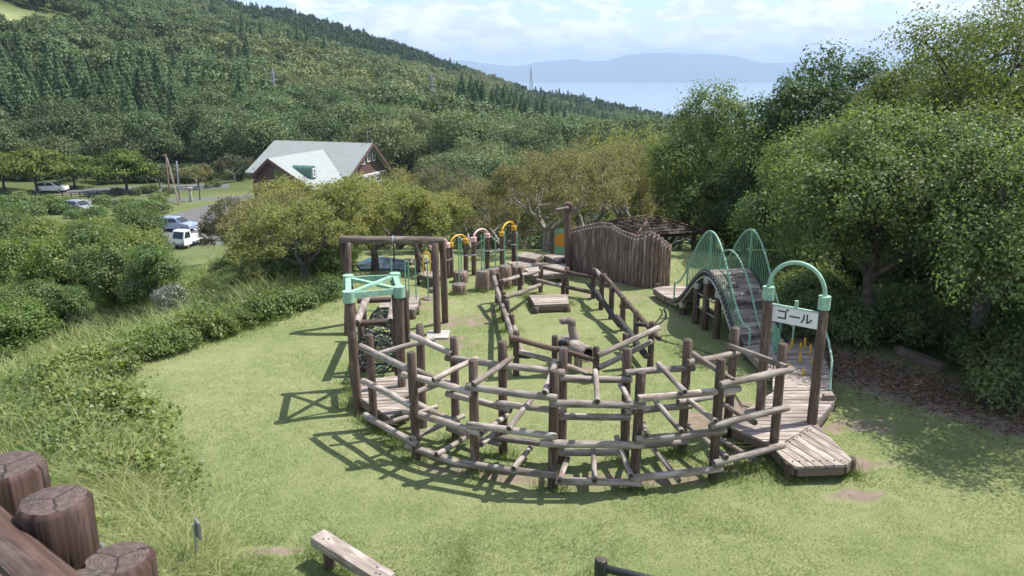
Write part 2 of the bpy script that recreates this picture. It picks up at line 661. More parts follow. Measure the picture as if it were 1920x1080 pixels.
M['tallgrass'] = leaf_mat('tall_weeds', (.085, .14, .036), (.32, .365, .16), .35, .25, .5, 0, 0)
M['plume'] = leaf_mat('pale_feathery_grass', (.17, .22, .065), (.46, .47, .25), .35, .25, .5, 0, 0)


def ground_mat():
    m, n, l, b = new_mat('ground')
    geo = N(n, 'ShaderNodeNewGeometry')
    dirt = N(n, 'ShaderNodeAttribute', attribute_name='dirt')
    wild = N(n, 'ShaderNodeAttribute', attribute_name='wild')

    def nz(s, d=6, r=.6):
        t = N(n, 'ShaderNodeTexNoise')
        t.inputs['Scale'].default_value = s
        t.inputs['Detail'].default_value = d
        t.inputs['Roughness'].default_value = r
        l.new(geo.outputs['Position'], t.inputs['Vector'])
        return t.outputs['Fac']
    a, c, f = nz(.45), nz(3.5, 8, .7), nz(38, 4, .7)
    r1 = N(n, 'ShaderNodeValToRGB')
    e = r1.color_ramp.elements
    e[0].position, e[1].position = .3, .72
    e[0].color = (.125, .172, .06, 1)
    e[1].color = (.30, .30, .155, 1)
    mm = N(n, 'ShaderNodeMath', operation='ADD')
    h1 = N(n, 'ShaderNodeMath', operation='MULTIPLY')
    h1.inputs[1].default_value = .5
    l.new(a, h1.inputs[0])
    h2 = N(n, 'ShaderNodeMath', operation='MULTIPLY')
    h2.inputs[1].default_value = .5
    l.new(c, h2.inputs[0])
    l.new(h1.outputs[0], mm.inputs[0])
    l.new(h2.outputs[0], mm.inputs[1])
    l.new(mm.outputs[0], r1.inputs[0])
    # dirt
    r2 = N(n, 'ShaderNodeValToRGB')
    e = r2.color_ramp.elements
    e[0].color = (.14, .10, .078, 1)
    e[1].color = (.32, .26, .205, 1)
    e[0].position, e[1].position = .3, .75
    l.new(c, r2.inputs[0])
    dm = N(n, 'ShaderNodeMath', operation='MULTIPLY_ADD')
    dm.inputs[1].default_value = 1.6
    l.new(c, dm.inputs[0])
    l.new(dirt.outputs['Fac'], dm.inputs[2])
    dr = N(n, 'ShaderNodeMapRange')
    dr.inputs['From Min'].default_value = 1.20
    dr.inputs['From Max'].default_value = 1.46
    l.new(dm.outputs[0], dr.inputs['Value'])
    mx = N(n, 'ShaderNodeMix', data_type='RGBA')
    l.new(dr.outputs[0], mx.inputs[0])
    l.new(r1.outputs[0], mx.inputs[6])
    l.new(r2.outputs[0], mx.inputs[7])
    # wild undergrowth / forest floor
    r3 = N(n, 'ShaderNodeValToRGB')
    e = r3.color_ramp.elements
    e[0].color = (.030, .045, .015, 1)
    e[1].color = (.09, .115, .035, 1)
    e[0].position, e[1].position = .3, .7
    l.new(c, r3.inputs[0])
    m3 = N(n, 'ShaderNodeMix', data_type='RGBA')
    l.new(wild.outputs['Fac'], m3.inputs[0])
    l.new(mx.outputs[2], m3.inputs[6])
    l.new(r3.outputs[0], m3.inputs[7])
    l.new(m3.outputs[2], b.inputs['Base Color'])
    b.inputs['Roughness'].default_value = .95
    b.inputs['Specular IOR Level'].default_value = .1
    bp = N(n, 'ShaderNodeBump')
    bp.inputs['Strength'].default_value = .7
    bp.inputs['Distance'].default_value = .04
    l.new(f, bp.inputs['Height'])
    l.new(bp.outputs[0], b.inputs['Normal'])
    return m


M['ground'] = ground_mat()


def roof_mat():
    m, n, l, b = new_mat('green_metal_roof')
    uv = N(n, 'ShaderNodeTexCoord')
    w = N(n, 'ShaderNodeTexWave', wave_type='BANDS', bands_direction='Y', wave_profile='SAW')
    w.inputs['Scale'].default_value = .75
    l.new(uv.outputs['UV'], w.inputs['Vector'])
    t = N(n, 'ShaderNodeTexNoise')
    t.inputs['Scale'].default_value = 1.3
    t.inputs['Detail'].default_value = 6
    l.new(uv.outputs['UV'], t.inputs['Vector'])
    r = N(n, 'ShaderNodeValToRGB')
    r.color_ramp.elements[0].color = (.225, .255, .24, 1)
    r.color_ramp.elements[1].color = (.31, .34, .325, 1)
    l.new(t.outputs['Fac'], r.inputs[0])
    r2 = N(n, 'ShaderNodeValToRGB')
    r2.color_ramp.elements[0].color = (.72, .72, .72, 1)
    r2.color_ramp.elements[1].color = (1, 1, 1, 1)
    r2.color_ramp.elements[1].position = .35
    l.new(w.outputs['Fac'], r2.inputs[0])
    mx = N(n, 'ShaderNodeMix', data_type='RGBA', blend_type='MULTIPLY')
    mx.inputs[0].default_value = 1
    l.new(r.outputs[0], mx.inputs[6])
    l.new(r2.outputs[0], mx.inputs[7])
    l.new(mx.outputs[2], b.inputs['Base Color'])
    b.inputs['Roughness'].default_value = .5
    bp = N(n, 'ShaderNodeBump')
    bp.inputs['Strength'].default_value = .6
    bp.inputs['Distance'].default_value = .05
    l.new(w.outputs['Fac'], bp.inputs['Height'])
    l.new(bp.outputs[0], b.inputs['Normal'])
    return m


M['roof_green'] = roof_mat()


def siding_mat(name, col, sc=2.4):
    m, n, l, b = new_mat(name)
    tc = N(n, 'ShaderNodeTexCoord')
    w = N(n, 'ShaderNodeTexWave', wave_type='BANDS', bands_direction='Z', wave_profile='SAW')
    w.inputs['Scale'].default_value = sc
    w.inputs['Distortion'].default_value = .3
    l.new(tc.outputs['Object'], w.inputs['Vector'])
    r = N(n, 'ShaderNodeValToRGB')
    r.color_ramp.elements[0].color = (*[c * .6 for c in col], 1)
    r.color_ramp.elements[1].color = (*col, 1)
    r.color_ramp.elements[1].position = .3
    l.new(w.outputs['Fac'], r.inputs[0])
    l.new(r.outputs[0], b.inputs['Base Color'])
    b.inputs['Roughness'].default_value = .8
    return m


M['siding'] = siding_mat('brown_log_siding', (.115, .062, .045))
M['fascia'] = simple('brown_fascia', (.12, .07, .055), .7)
M['shingle'] = simple('brown_shingle', (.062, .045, .041), .85, .3, 3)
M['ridge_tile'] = simple('faded_ridge_cap', (.20, .125, .105), .8, .3, 5)
M['asphalt'] = simple('asphalt', (.115, .112, .112), .9, .15, 3, 0, .2)
M['roadpaint'] = simple('road_paint', (.62, .62, .60), .7, .1, 3)


def water_mat(name, col, rough, scale, strength):
    m, n, l, b = new_mat(name)
    b.inputs['Base Color'].default_value = (*col, 1)
    b.inputs['Roughness'].default_value = rough
    geo = N(n, 'ShaderNodeNewGeometry')
    t = N(n, 'ShaderNodeTexNoise')
    t.inputs['Scale'].default_value = scale
    t.inputs['Detail'].default_value = 5
    l.new(geo.outputs['Position'], t.inputs['Vector'])
    bp = N(n, 'ShaderNodeBump')
    bp.inputs['Strength'].default_value = strength
    l.new(t.outputs['Fac'], bp.inputs['Height'])
    l.new(bp.outputs[0], b.inputs['Normal'])
    return m


M['sea'] = water_mat('sea_water', (.22, .29, .35), .35, .02, .3)
M['pond'] = water_mat('pond_water', (.05, .10, .19), .10, 2.5, .10)
M['mountain'] = simple('far_mountain', (.06, .09, .07), .95, .3, .0006)

# ------------------------------------------------------------------ setting: ground
DIRT = [  # (px, py, radius along x m, radius along y m, weight)
    (1605, 930, .55, .25, .75), (1640, 868, .55, .25, .65), (1600, 800, .7, .3, .6), (1390, 770, .5, .5, .75), (1330, 790, .5, .45, .7),
    (850, 600, 1.0, .8, .55), (850, 640, .9, .55, .55), (790, 570, .8, .7, .5), (880, 600, .7, .7, .5), (1240, 610, .9, .6, .4),
    (1215, 620, .6, .4, .42), (1120, 600, .6, .35, .4), (1085, 690, .45, .2, .6), (520, 1032, .45, .14, .75), (1170, 555, 2.0, .6, .45),
    (1210, 535, 1.6, .7, .45), (690, 800, .5, .35, .35), (1130, 565, .8, .4, .38), (760, 640, .7, .5, .45), (830, 700, 1.0, .8, .28),
    (1750, 860, 1.2, .25, .2), (430, 1040, .35, .12, .45), (930, 590, .6, .5, .35), (1500, 940, .4, .15, .3), (700, 560, .9, .5, .35)]


def dirt_mask(x, y):
    m = np.zeros_like(np.asarray(x, float))
    wob = vnoise(x, y, .55, 61) + .5 * vnoise(x, y, .25, 62)
    for px, py, rx, ry, w in DIRT:
        g = G(px, py)
        d = ((x - g.x) / rx) ** 2 + ((y - g.y) / ry) ** 2
        d = d * (1 + .55 * wob) + .25 * wob
        m = np.maximum(m, w * np.clip(1.5 - d, 0, 1))
    # worn trench below the climbing frame
    for i in range(41):
        f = i / 40
        px = 830 + f * 560
        py = 880 + 22 * math.sin(math.pi * f)
        g = G(px, py)
        d = ((x - g.x) / .38) ** 2 + ((y - g.y) / .30) ** 2
        m = np.maximum(m, .62 * np.clip(1.4 - d, 0, 1))
    # leaf-strewn bare path in the shade of the wood
    a, b_ = G(1570, 682), G(1960, 795)
    ab = np.array([b_.x - a.x, b_.y - a.y])
    t = np.clip(((x - a.x) * ab[0] + (y - a.y) * ab[1]) / (ab @ ab), -.3, 1.6)
    d = np.sqrt((x - a.x - t * ab[0]) ** 2 + (y - a.y - t * ab[1]) ** 2)
    m = np.maximum(m, .85 * np.clip((1.35 - d) / .6, 0, 1))
    return m


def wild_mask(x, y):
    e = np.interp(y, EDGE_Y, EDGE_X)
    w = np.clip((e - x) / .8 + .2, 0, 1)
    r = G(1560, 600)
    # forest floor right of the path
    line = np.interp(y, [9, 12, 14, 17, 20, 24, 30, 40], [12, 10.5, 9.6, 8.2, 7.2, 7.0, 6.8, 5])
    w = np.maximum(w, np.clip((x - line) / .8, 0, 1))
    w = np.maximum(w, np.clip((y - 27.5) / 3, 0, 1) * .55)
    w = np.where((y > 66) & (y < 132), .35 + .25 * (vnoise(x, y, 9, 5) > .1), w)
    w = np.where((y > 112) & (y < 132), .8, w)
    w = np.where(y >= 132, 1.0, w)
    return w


def build_ground():
    def lines(lo, hi, step, far_lo, far_hi, g=1.16):
        a = list(np.arange(lo, hi + 1e-6, step))
        s, p = step, hi
        while p < far_hi:
            s *= g
            p += s
            a.append(min(p, far_hi))
        s, p = step, lo
        while p > far_lo:
            s *= g
            p -= s
            a.insert(0, max(p, far_lo))
        return np.array(a)
    xs = lines(-14, 14, .2, -2200, 2200, 1.13)
    ys = lines(5, 30, .2, -250, 3200, 1.10)
    X, Y = np.meshgrid(xs, ys)
    Z = terrain(X, Y)
    V = np.stack([X.ravel(), Y.ravel(), Z.ravel()], 1)
    ny, nx = X.shape
    idx = np.arange(ny * nx).reshape(ny, nx)
    F = np.stack([idx[:-1, :-1].ravel(), idx[:-1, 1:].ravel(), idx[1:, 1:].ravel(), idx[1:, :-1].ravel()], 1)
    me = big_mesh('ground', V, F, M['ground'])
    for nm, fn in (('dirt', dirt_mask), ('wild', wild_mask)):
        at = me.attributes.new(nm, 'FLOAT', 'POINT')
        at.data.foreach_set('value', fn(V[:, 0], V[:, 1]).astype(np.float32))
    # bright hill meadow stays grassy
    c = hit(8, 42, 150)
    w = me.attributes['wild'].data
    arr = np.zeros(len(V), np.float32)
    w.foreach_get('value', arr)
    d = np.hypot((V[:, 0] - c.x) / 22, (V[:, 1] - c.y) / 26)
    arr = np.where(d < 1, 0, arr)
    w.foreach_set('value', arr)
    me.polygons.foreach_set('use_smooth', np.ones(len(F), bool))
    o = link_mesh('ground', me)
    tag(o, kind='structure')
    return c


MEADOW = build_ground()

# sea and the mountains on its far shore
SEA_Z = -146.0
o = obj('sea', [(-14000, 900, SEA_Z), (14000, 900, SEA_Z), (14000, 15600, SEA_Z), (-14000, 15600, SEA_Z)], [(0, 1, 2, 3)], M['sea'])
tag(o, kind='structure')


def build_mountains():
    sil = [(300, 128), (600, 122), (800, 112), (870, 113), (900, 117), (960, 124), (1000, 119), (1040, 113), (1075, 109), (1100, 115), (1135, 113),
           (1170, 103), (1200, 98), (1260, 97), (1300, 99), (1345, 98), (1390, 110), (1420, 117), (1470, 118), (1560, 122), (1700, 128), (2000, 135)]
    su = [(a - 960) / FPX for a, _ in sil]
    sh = []
    for a, b_ in sil:
        d = ray(a, b_)
        sh.append(EYE + d.z / d.y * 17200 - SEA_Z)
    xs = np.linspace(-12500, 12500, 420)
    ys = np.linspace(15000, 19000, 60)
    X, Y = np.meshgrid(xs, ys)
    H = np.interp(X / 17200 / .985, su, sh)
    p = np.interp(Y, [15000, 15400, 17200, 18400, 19000], [0, .10, 1, .5, 0])
    nse = vnoise(X, Y, 900, 11) * .5 + vnoise(X, Y, 380, 12) * .3 + vnoise(X, Y, 160, 13) * .15
    Z = SEA_Z - 2 + H * p * (1 + .35 * nse * np.sin(np.pi * np.clip(p, 0, 1)) + .07 * nse)
    V = np.stack([X.ravel(), Y.ravel(), Z.ravel()], 1)
    ny, nx = X.shape
    idx = np.arange(ny * nx).reshape(ny, nx)
    F = np.stack([idx[:-1, :-1].ravel(), idx[:-1, 1:].ravel(), idx[1:, 1:].ravel(), idx[1:, :-1].ravel()], 1)
    o = link_mesh('mountains', big_mesh('mountains', V, F, M['mountain']))
    tag(o, kind='structure')


build_mountains()


def build_haze():
    m = bpy.data.materials.new('haze')
    m.use_nodes = True
    n, l = m.node_tree.nodes, m.node_tree.links
    n.clear()
    out = N(n, 'ShaderNodeOutputMaterial')
    v = N(n, 'ShaderNodeVolumePrincipled')
    v.inputs['Color'].default_value = (.55, .74, 1, 1)
    v.inputs['Density'].default_value = 1.15e-4
    v.inputs['Anisotropy'].default_value = .0
    l.new(v.outputs[0], out.inputs['Volume'])
    o = MB().box((0, 9000, 160), (16000, 0, 0), (0, 11000, 0), (0, 0, 321)).obj('haze', m)
    o.display_type = 'WIRE'
    tag(o, kind='stuff')


build_haze()

# ------------------------------------------------------------------ timber helpers


def log(name, p0, p1, r, mat, parent=None, sides=12, taper=.96, end='end', rough=.035, bow=0.0, rings=5):
    """a round log as one mesh: irregular radius, chamfered sawn ends, uv in metres"""
    p0, p1 = Vector(p0), Vector(p1)
    d, u, v = basis(p1 - p0)
    L = (p1 - p0).length
    ch = min(.018, r * .22)
    ts = [0, ch / L] + [k / rings for k in range(1, rings)] + [1 - ch / L, 1]
    ph = rnd.random() * 6
    prof = [1 + rough * (rnd.random() - .5) * 1.6 for _ in range(sides)]
    V, F, U, fm, sm = [], [], [], [], []
    bw = bow * (u * math.cos(ph) + v * math.sin(ph))
    for i, t in enumerate(ts):
        rr = r * (1 + (taper - 1) * t)
        if i in (0, len(ts) - 1):
            rr -= ch * .8
        rr *= 1 + rough * math.sin(ph + t * 9)
        for k in range(sides):
            a = 2 * math.pi * k / sides + ph
            V.append(p0 + d * (L * t) + bw * math.sin(math.pi * t) + (u * math.cos(a) + v * math.sin(a)) * rr * prof[k])
    W = 2 * math.pi * r
    for i in range(len(ts) - 1):
        for k in range(sides):
            k2 = (k + 1) % sides
            F.append((i * sides + k, i * sides + k2, (i + 1) * sides + k2, (i + 1) * sides + k))
            ua, ub = W * k / sides, W * (k + 1) / sides
            U.append([(ua, L * ts[i]), (ub, L * ts[i]), (ub, L * ts[i + 1]), (ua, L * ts[i + 1])])
            fm.append(0)
            sm.append(True)
    for i, rev in ((0, True), (len(ts) - 1, False)):
        idx = [i * sides + k for k in range(sides)]
        uv = [(math.cos(2 * math.pi * k / sides) * r, math.sin(2 * math.pi * k / sides) * r) for k in range(sides)]
        if rev:
            idx.reverse()
            uv.reverse()
        F.append(tuple(idx))
        U.append(uv)
        fm.append(1)
        sm.append(False)
    return obj(name, V, F, [mat, M[end]], parent, fm, sm, U)


def clip_half(poly, nx, ny, c):
    """keep nx*x+ny*y >= c"""
    out = []
    for i in range(len(poly)):
        a, b_ = poly[i], poly[(i + 1) % len(poly)]
        da, db = nx * a[0] + ny * a[1] - c, nx * b_[0] + ny * b_[1] - c
        if da >= 0:
            out.append(a)
        if (da >= 0) != (db >= 0):
            t = da / (da - db)
            out.append((a[0] + (b_[0] - a[0]) * t, a[1] + (b_[1] - a[1]) * t))
    return out


def board(name, poly, z0, z1, dirx, diry, mat, parent):
    n = len(poly)
    area = sum(poly[i][0] * poly[(i + 1) % n][1] - poly[(i + 1) % n][0] * poly[i][1] for i in range(n))
    if area < 0:
        poly = poly[::-1]
    V = [(p[0], p[1], z0) for p in poly] + [(p[0], p[1], z1) for p in poly]
    F = [tuple(range(n - 1, -1, -1)), tuple(range(n, 2 * n))] + [(i, (i + 1) % n, n + (i + 1) % n, n + i) for i in range(n)]
    off = rnd.random() * 5
    U = []
    for f in F:
        U.append([((-diry * V[i][0] + dirx * V[i][1]) + V[i][2] + off, dirx * V[i][0] + diry * V[i][1] + off) for i in f])
    return obj(name, V, F, mat, parent, uvs=U)


def deck(root, poly, z, ang, width, thick=.045, gap=.016, mat=None, frame=True, legs=None, leg_r=.07, name='plank', jitter=.004):
    """boards clipped to the polygon; ang = board direction; z = top"""
    mat = mat or M['plank']
    poly = [(p[0], p[1]) for p in poly]
    dx, dy = math.cos(ang), math.sin(ang)
    nx, ny = -dy, dx
    lo = min(nx * p[0] + ny * p[1] for p in poly)
    hi = max(nx * p[0] + ny * p[1] for p in poly)
    n = max(1, round((hi - lo) / width))
    w = (hi - lo) / n
    for i in range(n):
        c0, c1 = lo + w * i + gap / 2, lo + w * (i + 1) - gap / 2
        q = clip_half(clip_half(poly, nx, ny, c0), -nx, -ny, -c1)
        if len(q) < 3:
            continue
        dz = (rnd.random() - .5) * 2 * jitter
        board(name, q, z - thick + dz, z + dz, dx, dy, mat, root)
    if frame:
        cx = sum(p[0] for p in poly) / len(poly)
        cy = sum(p[1] for p in poly) / len(poly)
        inner = [(cx + (p[0] - cx) * .965, cy + (p[1] - cy) * .965) for p in poly]
        mb = MB()
        for i in range(len(inner)):
            a, b_ = Vector((*inner[i], z - thick - .065)), Vector((*inner[(i + 1) % len(inner)], z - thick - .065))
            d = (b_ - a)
            ln = d.length / 2 - .03
            if ln < .05:
                continue
            d.normalize()
            s = Vector((-d.y, d.x, 0))
            mb.box((a + b_) / 2, d * ln, s * .025, (0, 0, .055))
        mb.obj('joist', M['plank_dark'], root)
    for p in (legs or []):
        log('leg', (p[0], p[1], tz(p[0], p[1]) - .1), (p[0], p[1], z - thick - .012), leg_r, M['post'], root, rings=2)


def vpost(name, bx, by, tx, ty, r, parent, zb=0.0, mat=None, sink=.15, z_ground=None, end='end'):
    """post measured from its foot and its top"""
    b_ = G(bx, by, zb)
    t = PY(tx, ty, b_.y)
    dirn = (t - b_).normalized()
    foot = b_ - dirn * ((zb if zb > 0 else 0) + sink)
    return log(name, foot, t, r, mat or M['post'], parent, sides=14, end=end, rough=.03), b_


# ------------------------------------------------------------------ front climbing frame
def build_climbing_frame():
    rt = thing('climbing_frame', 'curved two-row log climbing frame with crossed rails at the front of the lawn', 'climbing frame', G(1060, 890))
    outer = [(702, 803, 692, 627, 0), (782, 862, 771, 660, 0), (891, 888, 887, 674, 0), (1036, 915, 1039, 694, 0),
             (1189, 915, 1202, 697, 0), (1336, 899, 1352.6, 673, 0), (1451, 829, 1468, 644, .32)]
    inner = [(793, 798, 787, 608, 0), (855, 825, 851, 632, 0), (944, 852, 942, 640, 0), (1053, 866, 1056, 651, 0),
             (1171, 860, 1176, 652.6, 0), (1278, 851, 1290, 636, 0), (1363, 817, 1379, 614, 0)]
    tabs = []
    for row in (outer, inner):
        xs, ys = [], []
        for bx, by, tx, ty, zb in row:
            _, b_ = vpost('post', bx, by, tx, ty, .075, rt, zb)
            xs.append((bx + tx) / 2)
            ys.append(b_.y)
        tabs.append((xs, ys))

    def oy(px):
        return float(np.interp(px, *tabs[0]))

    def iy(px):
        return float(np.interp(px, *tabs[1]))
    rails_o = [(675, 649, 768, 693), (754, 702, 886, 737), (874, 724, 1045, 746), (1030, 756.5, 1211, 760.5), (1196, 747.5, 1388, 728.6), (1350, 721.7, 1485, 692),
               (680, 714, 772, 761.5), (757, 770, 904, 814), (875, 796, 1043, 819), (1012, 831, 1206, 835), (1192, 823.7, 1361, 807), (1331, 800, 1477.6, 764),
               (684, 778, 784, 834), (762, 835.5, 868, 872), (864, 868, 1042.5, 892), (1041, 902.6, 1203, 906.6), (1180, 897, 1354, 878), (1337.5, 868.7, 1470, 834)]
    for a, b_, c, d in rails_o:
        log('rail', PY(a, b_, oy(a) - .135), PY(c, d, oy(c) - .135), .058, M['rail'], rt, end='end_pale', bow=.012)
    rails_i = [(770, 628, 847, 663), (836, 671, 955, 688), (948, 686, 1059, 699), (1049, 708.5, 1185, 711.5), (1172, 699, 1302, 690), (1288.7, 680, 1386, 661),
               (781, 695, 857, 727), (837, 738, 958.5, 769.5), (930, 755.5, 1059, 771), (1049, 781, 1182, 782.5), (1172, 773, 1297, 760), (1271, 754, 1375, 735),
               (782, 757, 850, 790), (838.5, 801.5, 941, 832.6), (924, 819, 1058, 837), (1047, 848, 1160, 848), (1172, 838, 1292, 826), (1284, 818, 1366, 800)]
    for a, b_, c, d in rails_i:
        log('rail', PY(a, b_, iy(a) - .13), PY(c, d, iy(c) - .13), .056, M['rail'], rt, end='end_pale', bow=.012)
    cross = [(711, 663, 815, 635), (812, 712.6, 895, 671.7), (887, 721, 961, 669.6), (1021, 736, 1042, 678), (1120, 753, 1116, 695), (1189, 771, 1163, 721),
             (1284, 735, 1233.5, 681), (1374.6, 713.5, 1299, 662), (1474.5, 688, 1362.7, 646.7),
             (749.6, 748, 844, 712.6), (720, 795.6, 821, 762), (769.5, 823.7, 870.5, 779), (818, 853, 881.5, 815), (954, 804, 997, 748), (901, 834, 930, 810),
             (903, 812, 951, 778), (963, 878.5, 997, 837), (1049, 902, 1066, 856), (1115, 901, 1112, 840), (1183, 892, 1155.6, 818.5),
             (1213, 815, 1206.8, 794.7), (1278, 809, 1229, 752), (1342, 790, 1285.5, 746), (1416, 793, 1355, 757), (1273, 902, 1224, 840),
             (1362.7, 857.7, 1290, 798), (1413, 862.4, 1350, 824.6)]
    for a, b_, c, d in cross:
        log('cross_log', PY(a, b_, oy(a) - .20), PY(c, d, iy(c) + .02), .046, M['rail'], rt, sides=10, end='end', bow=.008)
    # a bolt through every rail where it meets a post would be lost at this size: one part
    return rt


build_climbing_frame()


# ------------------------------------------------------------------ the looped log fence behind it
def build_log_loop():
    rt = thing('log_course', 'low looped log fence with double rails enclosing the carved animal', 'log fence', G(1080, 620))
    posts = [(932, 568, 934, 512), (940, 582, 939, 525), (944, 604, 944.5, 546.6), (952, 620, 951, 562), (961, 650, 959, 589), (967.5, 704, 968, 620),
             (1040, 700, 1040.6, 629), (1117, 712, 1118.6, 649.5), (1172, 690, 1173, 625), (1219, 689, 1222.5, 602.6), (1192, 650, 1193, 582),
             (1167, 621, 1168.5, 556), (1145.5, 598.5, 1147.6, 537.4), (1127, 580, 1129, 513), (1112, 560, 1113.5, 503), (1062.6, 551.7, 1063, 501),
             (1056, 553, 1056, 515), (1013.7, 546.6, 1014.5, 496), (975, 555, 975, 501)]
    Y = []
    for bx, by, tx, ty in posts:
        _, b_ = vpost('post', bx, by, tx, ty, .068, rt)
        Y.append(b_.y)
    R = M['rail']
    D = M['dark_rail']
    P = M['post']
    y = lambda i: Y[i - 1]
    rails = [  # px,py,depth ; px,py,depth ; material ; radius
        (941, 527, y(2) - .05, 972, 518, y(19) - .1, R, .055), (978, 516, y(19) - .05, 1012, 507.5, y(18) - .1, R, .055),
        (946, 558, y(3) - .1, 1016, 533, y(18) - .1, R, .06),
        (1017, 500.5, y(18) + .05, 1062, 510, y(16) - .1, P, .055), (1066, 511, y(16) - .05, 1113, 519.5, y(15) - .1, P, .055),
        (1005, 525, y(18) - .12, 1053, 536, y(17) - .1, R, .058), (1061, 538, y(17) - .1, 1114, 549.5, y(15) - .12, P, .058),
        (1117, 507, y(15) + .12, 1128, 520, y(14) + .12, R, .058), (1132, 516, y(14) + .13, 1236, 635, y(10) - .02, P, .062),
        (1102, 531, y(15) - .12, 1123, 561, y(14) - .14, D, .06), (1118, 545.5, y(14) - .25, 1163, 611, y(12) - .22, D, .068),
        (1156, 594, y(12) - .3, 1184, 631, y(11) - .3, D, .075), (1178, 620, y(11) - .32, 1212, 668, y(10) - .28, D, .075),
        (926.5, 519, y(1) - .1, 942, 577, y(3) - .16, R, .056), (941, 572, y(3) - .14, 961, 632, y(6) - .02, R, .06),
        (932, 553, y(1) - .08, 962, 612, y(5) - .05, R, .055), (962, 610, y(5) + .1, 979, 660, y(6) + .1, R, .055),
        (955, 631, y(6) - .13, 1050, 656.5, y(7) - .12, P, .06), (1045, 655, y(7) - .13, 1115, 675, y(8) - .1, P, .058),
        (972, 659, y(6) - .02, 1036, 677, y(7) - .1, R, .06), (1034, 677, y(7) - .12, 1104, 701, y(8) + .05, R, .06),
        (1121, 667, y(8) - .14, 1236, 614, y(10) - .14, R, .06), (1122, 690, y(8) - .08, 1222, 640, y(10) - .08, R, .06)]
    for a, b_, ya, c, d, yb, m, r in rails:
        log('rail', PY(a, b_, ya), PY(c, d, yb), r, m, rt, end='end', bow=.012)
    # short cleats that hold the rails against the posts on the right side
    for px, py, i in ((1170, 573, 12), (1200, 606, 10), (1135, 531, 14), (983, 666, 6), (1105, 703, 8)):
        p = PY(px, py, y(i))
        log('cleat', p + Vector((-.10, .02, -.02)), p + Vector((.14, .05, -.05)), .05, M['dark_rail'], rt, sides=10, rings=2)
    bands = MB()
    for px, py, yy in ((943, 577, y(3) - .15), (948, 594, y(4) - .12), (950, 601, y(4) - .08)):
        p = PY(px, py, yy)
        d = (PY(961, 632, y(6) - .02) - PY(941, 572, y(3) - .14)).normalized()
        bands.tube([p - d * .02, p + d * .02], .069, 12)
    bands.obj('band', M['black'], rt)
    return rt


build_log_loop()


# ------------------------------------------------------------------ small platform inside the loop
def build_platform():
    c = [G(992, 553, .24), G(1063, 551.5, .24), G(1067, 569, .24), G(1003, 571.5, .24)]
    rt = thing('platform', 'small grey plank platform on the grass inside the log loop', 'platform', (c[0] + c[2]) / 2 * 1.0 - Vector((0, 0, .24)))
    a = math.atan2(c[2].y - c[3].y, c[2].x - c[3].x)
    legs = [(p.x * .93 + (c[0].x + c[2].x) / 2 * .07, p.y * .98 + (c[0].y + c[2].y) / 2 * .02) for p in c]
    deck(rt, c, .24, a, .17, legs=legs, leg_r=.08)


build_platform()


# ------------------------------------------------------------------ carved animal on its post
def build_animal():
    base = G(1084, 692)
    rt = thing('ride_on_animal', 'carved log animal with a curved neck and hollow tail end inside the log loop', 'carved animal', base)
    Y0 = base.y
    a, b_ = PY(1056, 640, Y0 + .5), PY(1102, 665, Y0 - .18)
    # hollow trunk: outer shell, inner shell, open ring at the near end
    d, u, v = basis(b_ - a)
    L = (b_ - a).length
    V, F, U, fm = [], [], [], []
    sd_, R0 = 16, .17
    rings = [(0, R0 * .78), (.04, R0 * .95), (.5, R0), (1, R0 * 1.03), (1.0, R0 * .78), (.55, R0 * .74)]
    for t, r in rings:
        for k in range(sd_):
            an = 2 * math.pi * k / sd_
            V.append(a + d * (L * t) + (u * math.cos(an) + v * math.sin(an)) * r)
    for i in range(len(rings) - 1):
        for k in range(sd_):
            k2 = (k + 1) % sd_
            F.append((i * sd_ + k, i * sd_ + k2, (i + 1) * sd_ + k2, (i + 1) * sd_ + k))
            U.append([(k * .06, rings[i][0]), (k * .06 + .06, rings[i][0]), (k * .06 + .06, rings[i + 1][0]), (k * .06, rings[i + 1][0])])
            fm.append(1 if i >= 4 else 0)
    F.append(tuple(range(sd_ - 1, -1, -1)))
    U.append([(math.cos(k) * .1, math.sin(k) * .1) for k in range(sd_)])
    fm.append(0)
    F.append(tuple((len(rings) - 1) * sd_ + k for k in range(sd_)))
    U.append([(math.cos(k) * .1, math.sin(k) * .1) for k in range(sd_)])
    fm.append(1)
    obj('body', V, F, [M['rail'], M['dark_rail']], rt, fm, True, U)
    yn = Y0 + .3
    pts = [PY(1079, 636, yn), PY(1074, 624, yn), PY(1072, 614, yn), PY(1072, 606, yn)]
    nk = MB().tube(pts, [.11, .095, .09, .085], 10).obj('neck', M['plank'], rt, True)
    MB().tube([PY(1074, 611, yn), PY(1072, 604, yn), PY(1066, 601, yn), PY(1059, 602, yn)], [.075, .105, .085, .06], 10).obj('head', M['plank_dark'], rt, True)
    hd = MB().tube([PY(1060, 602, yn), PY(1054, 601.5, yn), PY(1050, 604, yn)], [.075, .08, .06], 10)
    hd.obj('muzzle', M['plank_dark'], rt, True)
    log('arm', PY(1047, 644, Y0 + .25), PY(1066, 642, Y0 + .1), .06, M['dark_rail'], rt, sides=10, rings=2)
    log('arm', PY(1064, 652, Y0 + .2), PY(1080, 668, Y0 - .05), .05, M['dark_rail'], rt, sides=10, rings=2)
    log('post', base - Vector((0, 0, .1)), Vector((base.x, base.y, (a.z + b_.z) / 2 - .14)), .09, M['rail'], rt)
    log('post', base + Vector((-.18, .25, -.1)), Vector((base.x - .18, base.y + .25, (a.z + b_.z) / 2 - .13)), .07, M['rail'], rt)


build_animal()


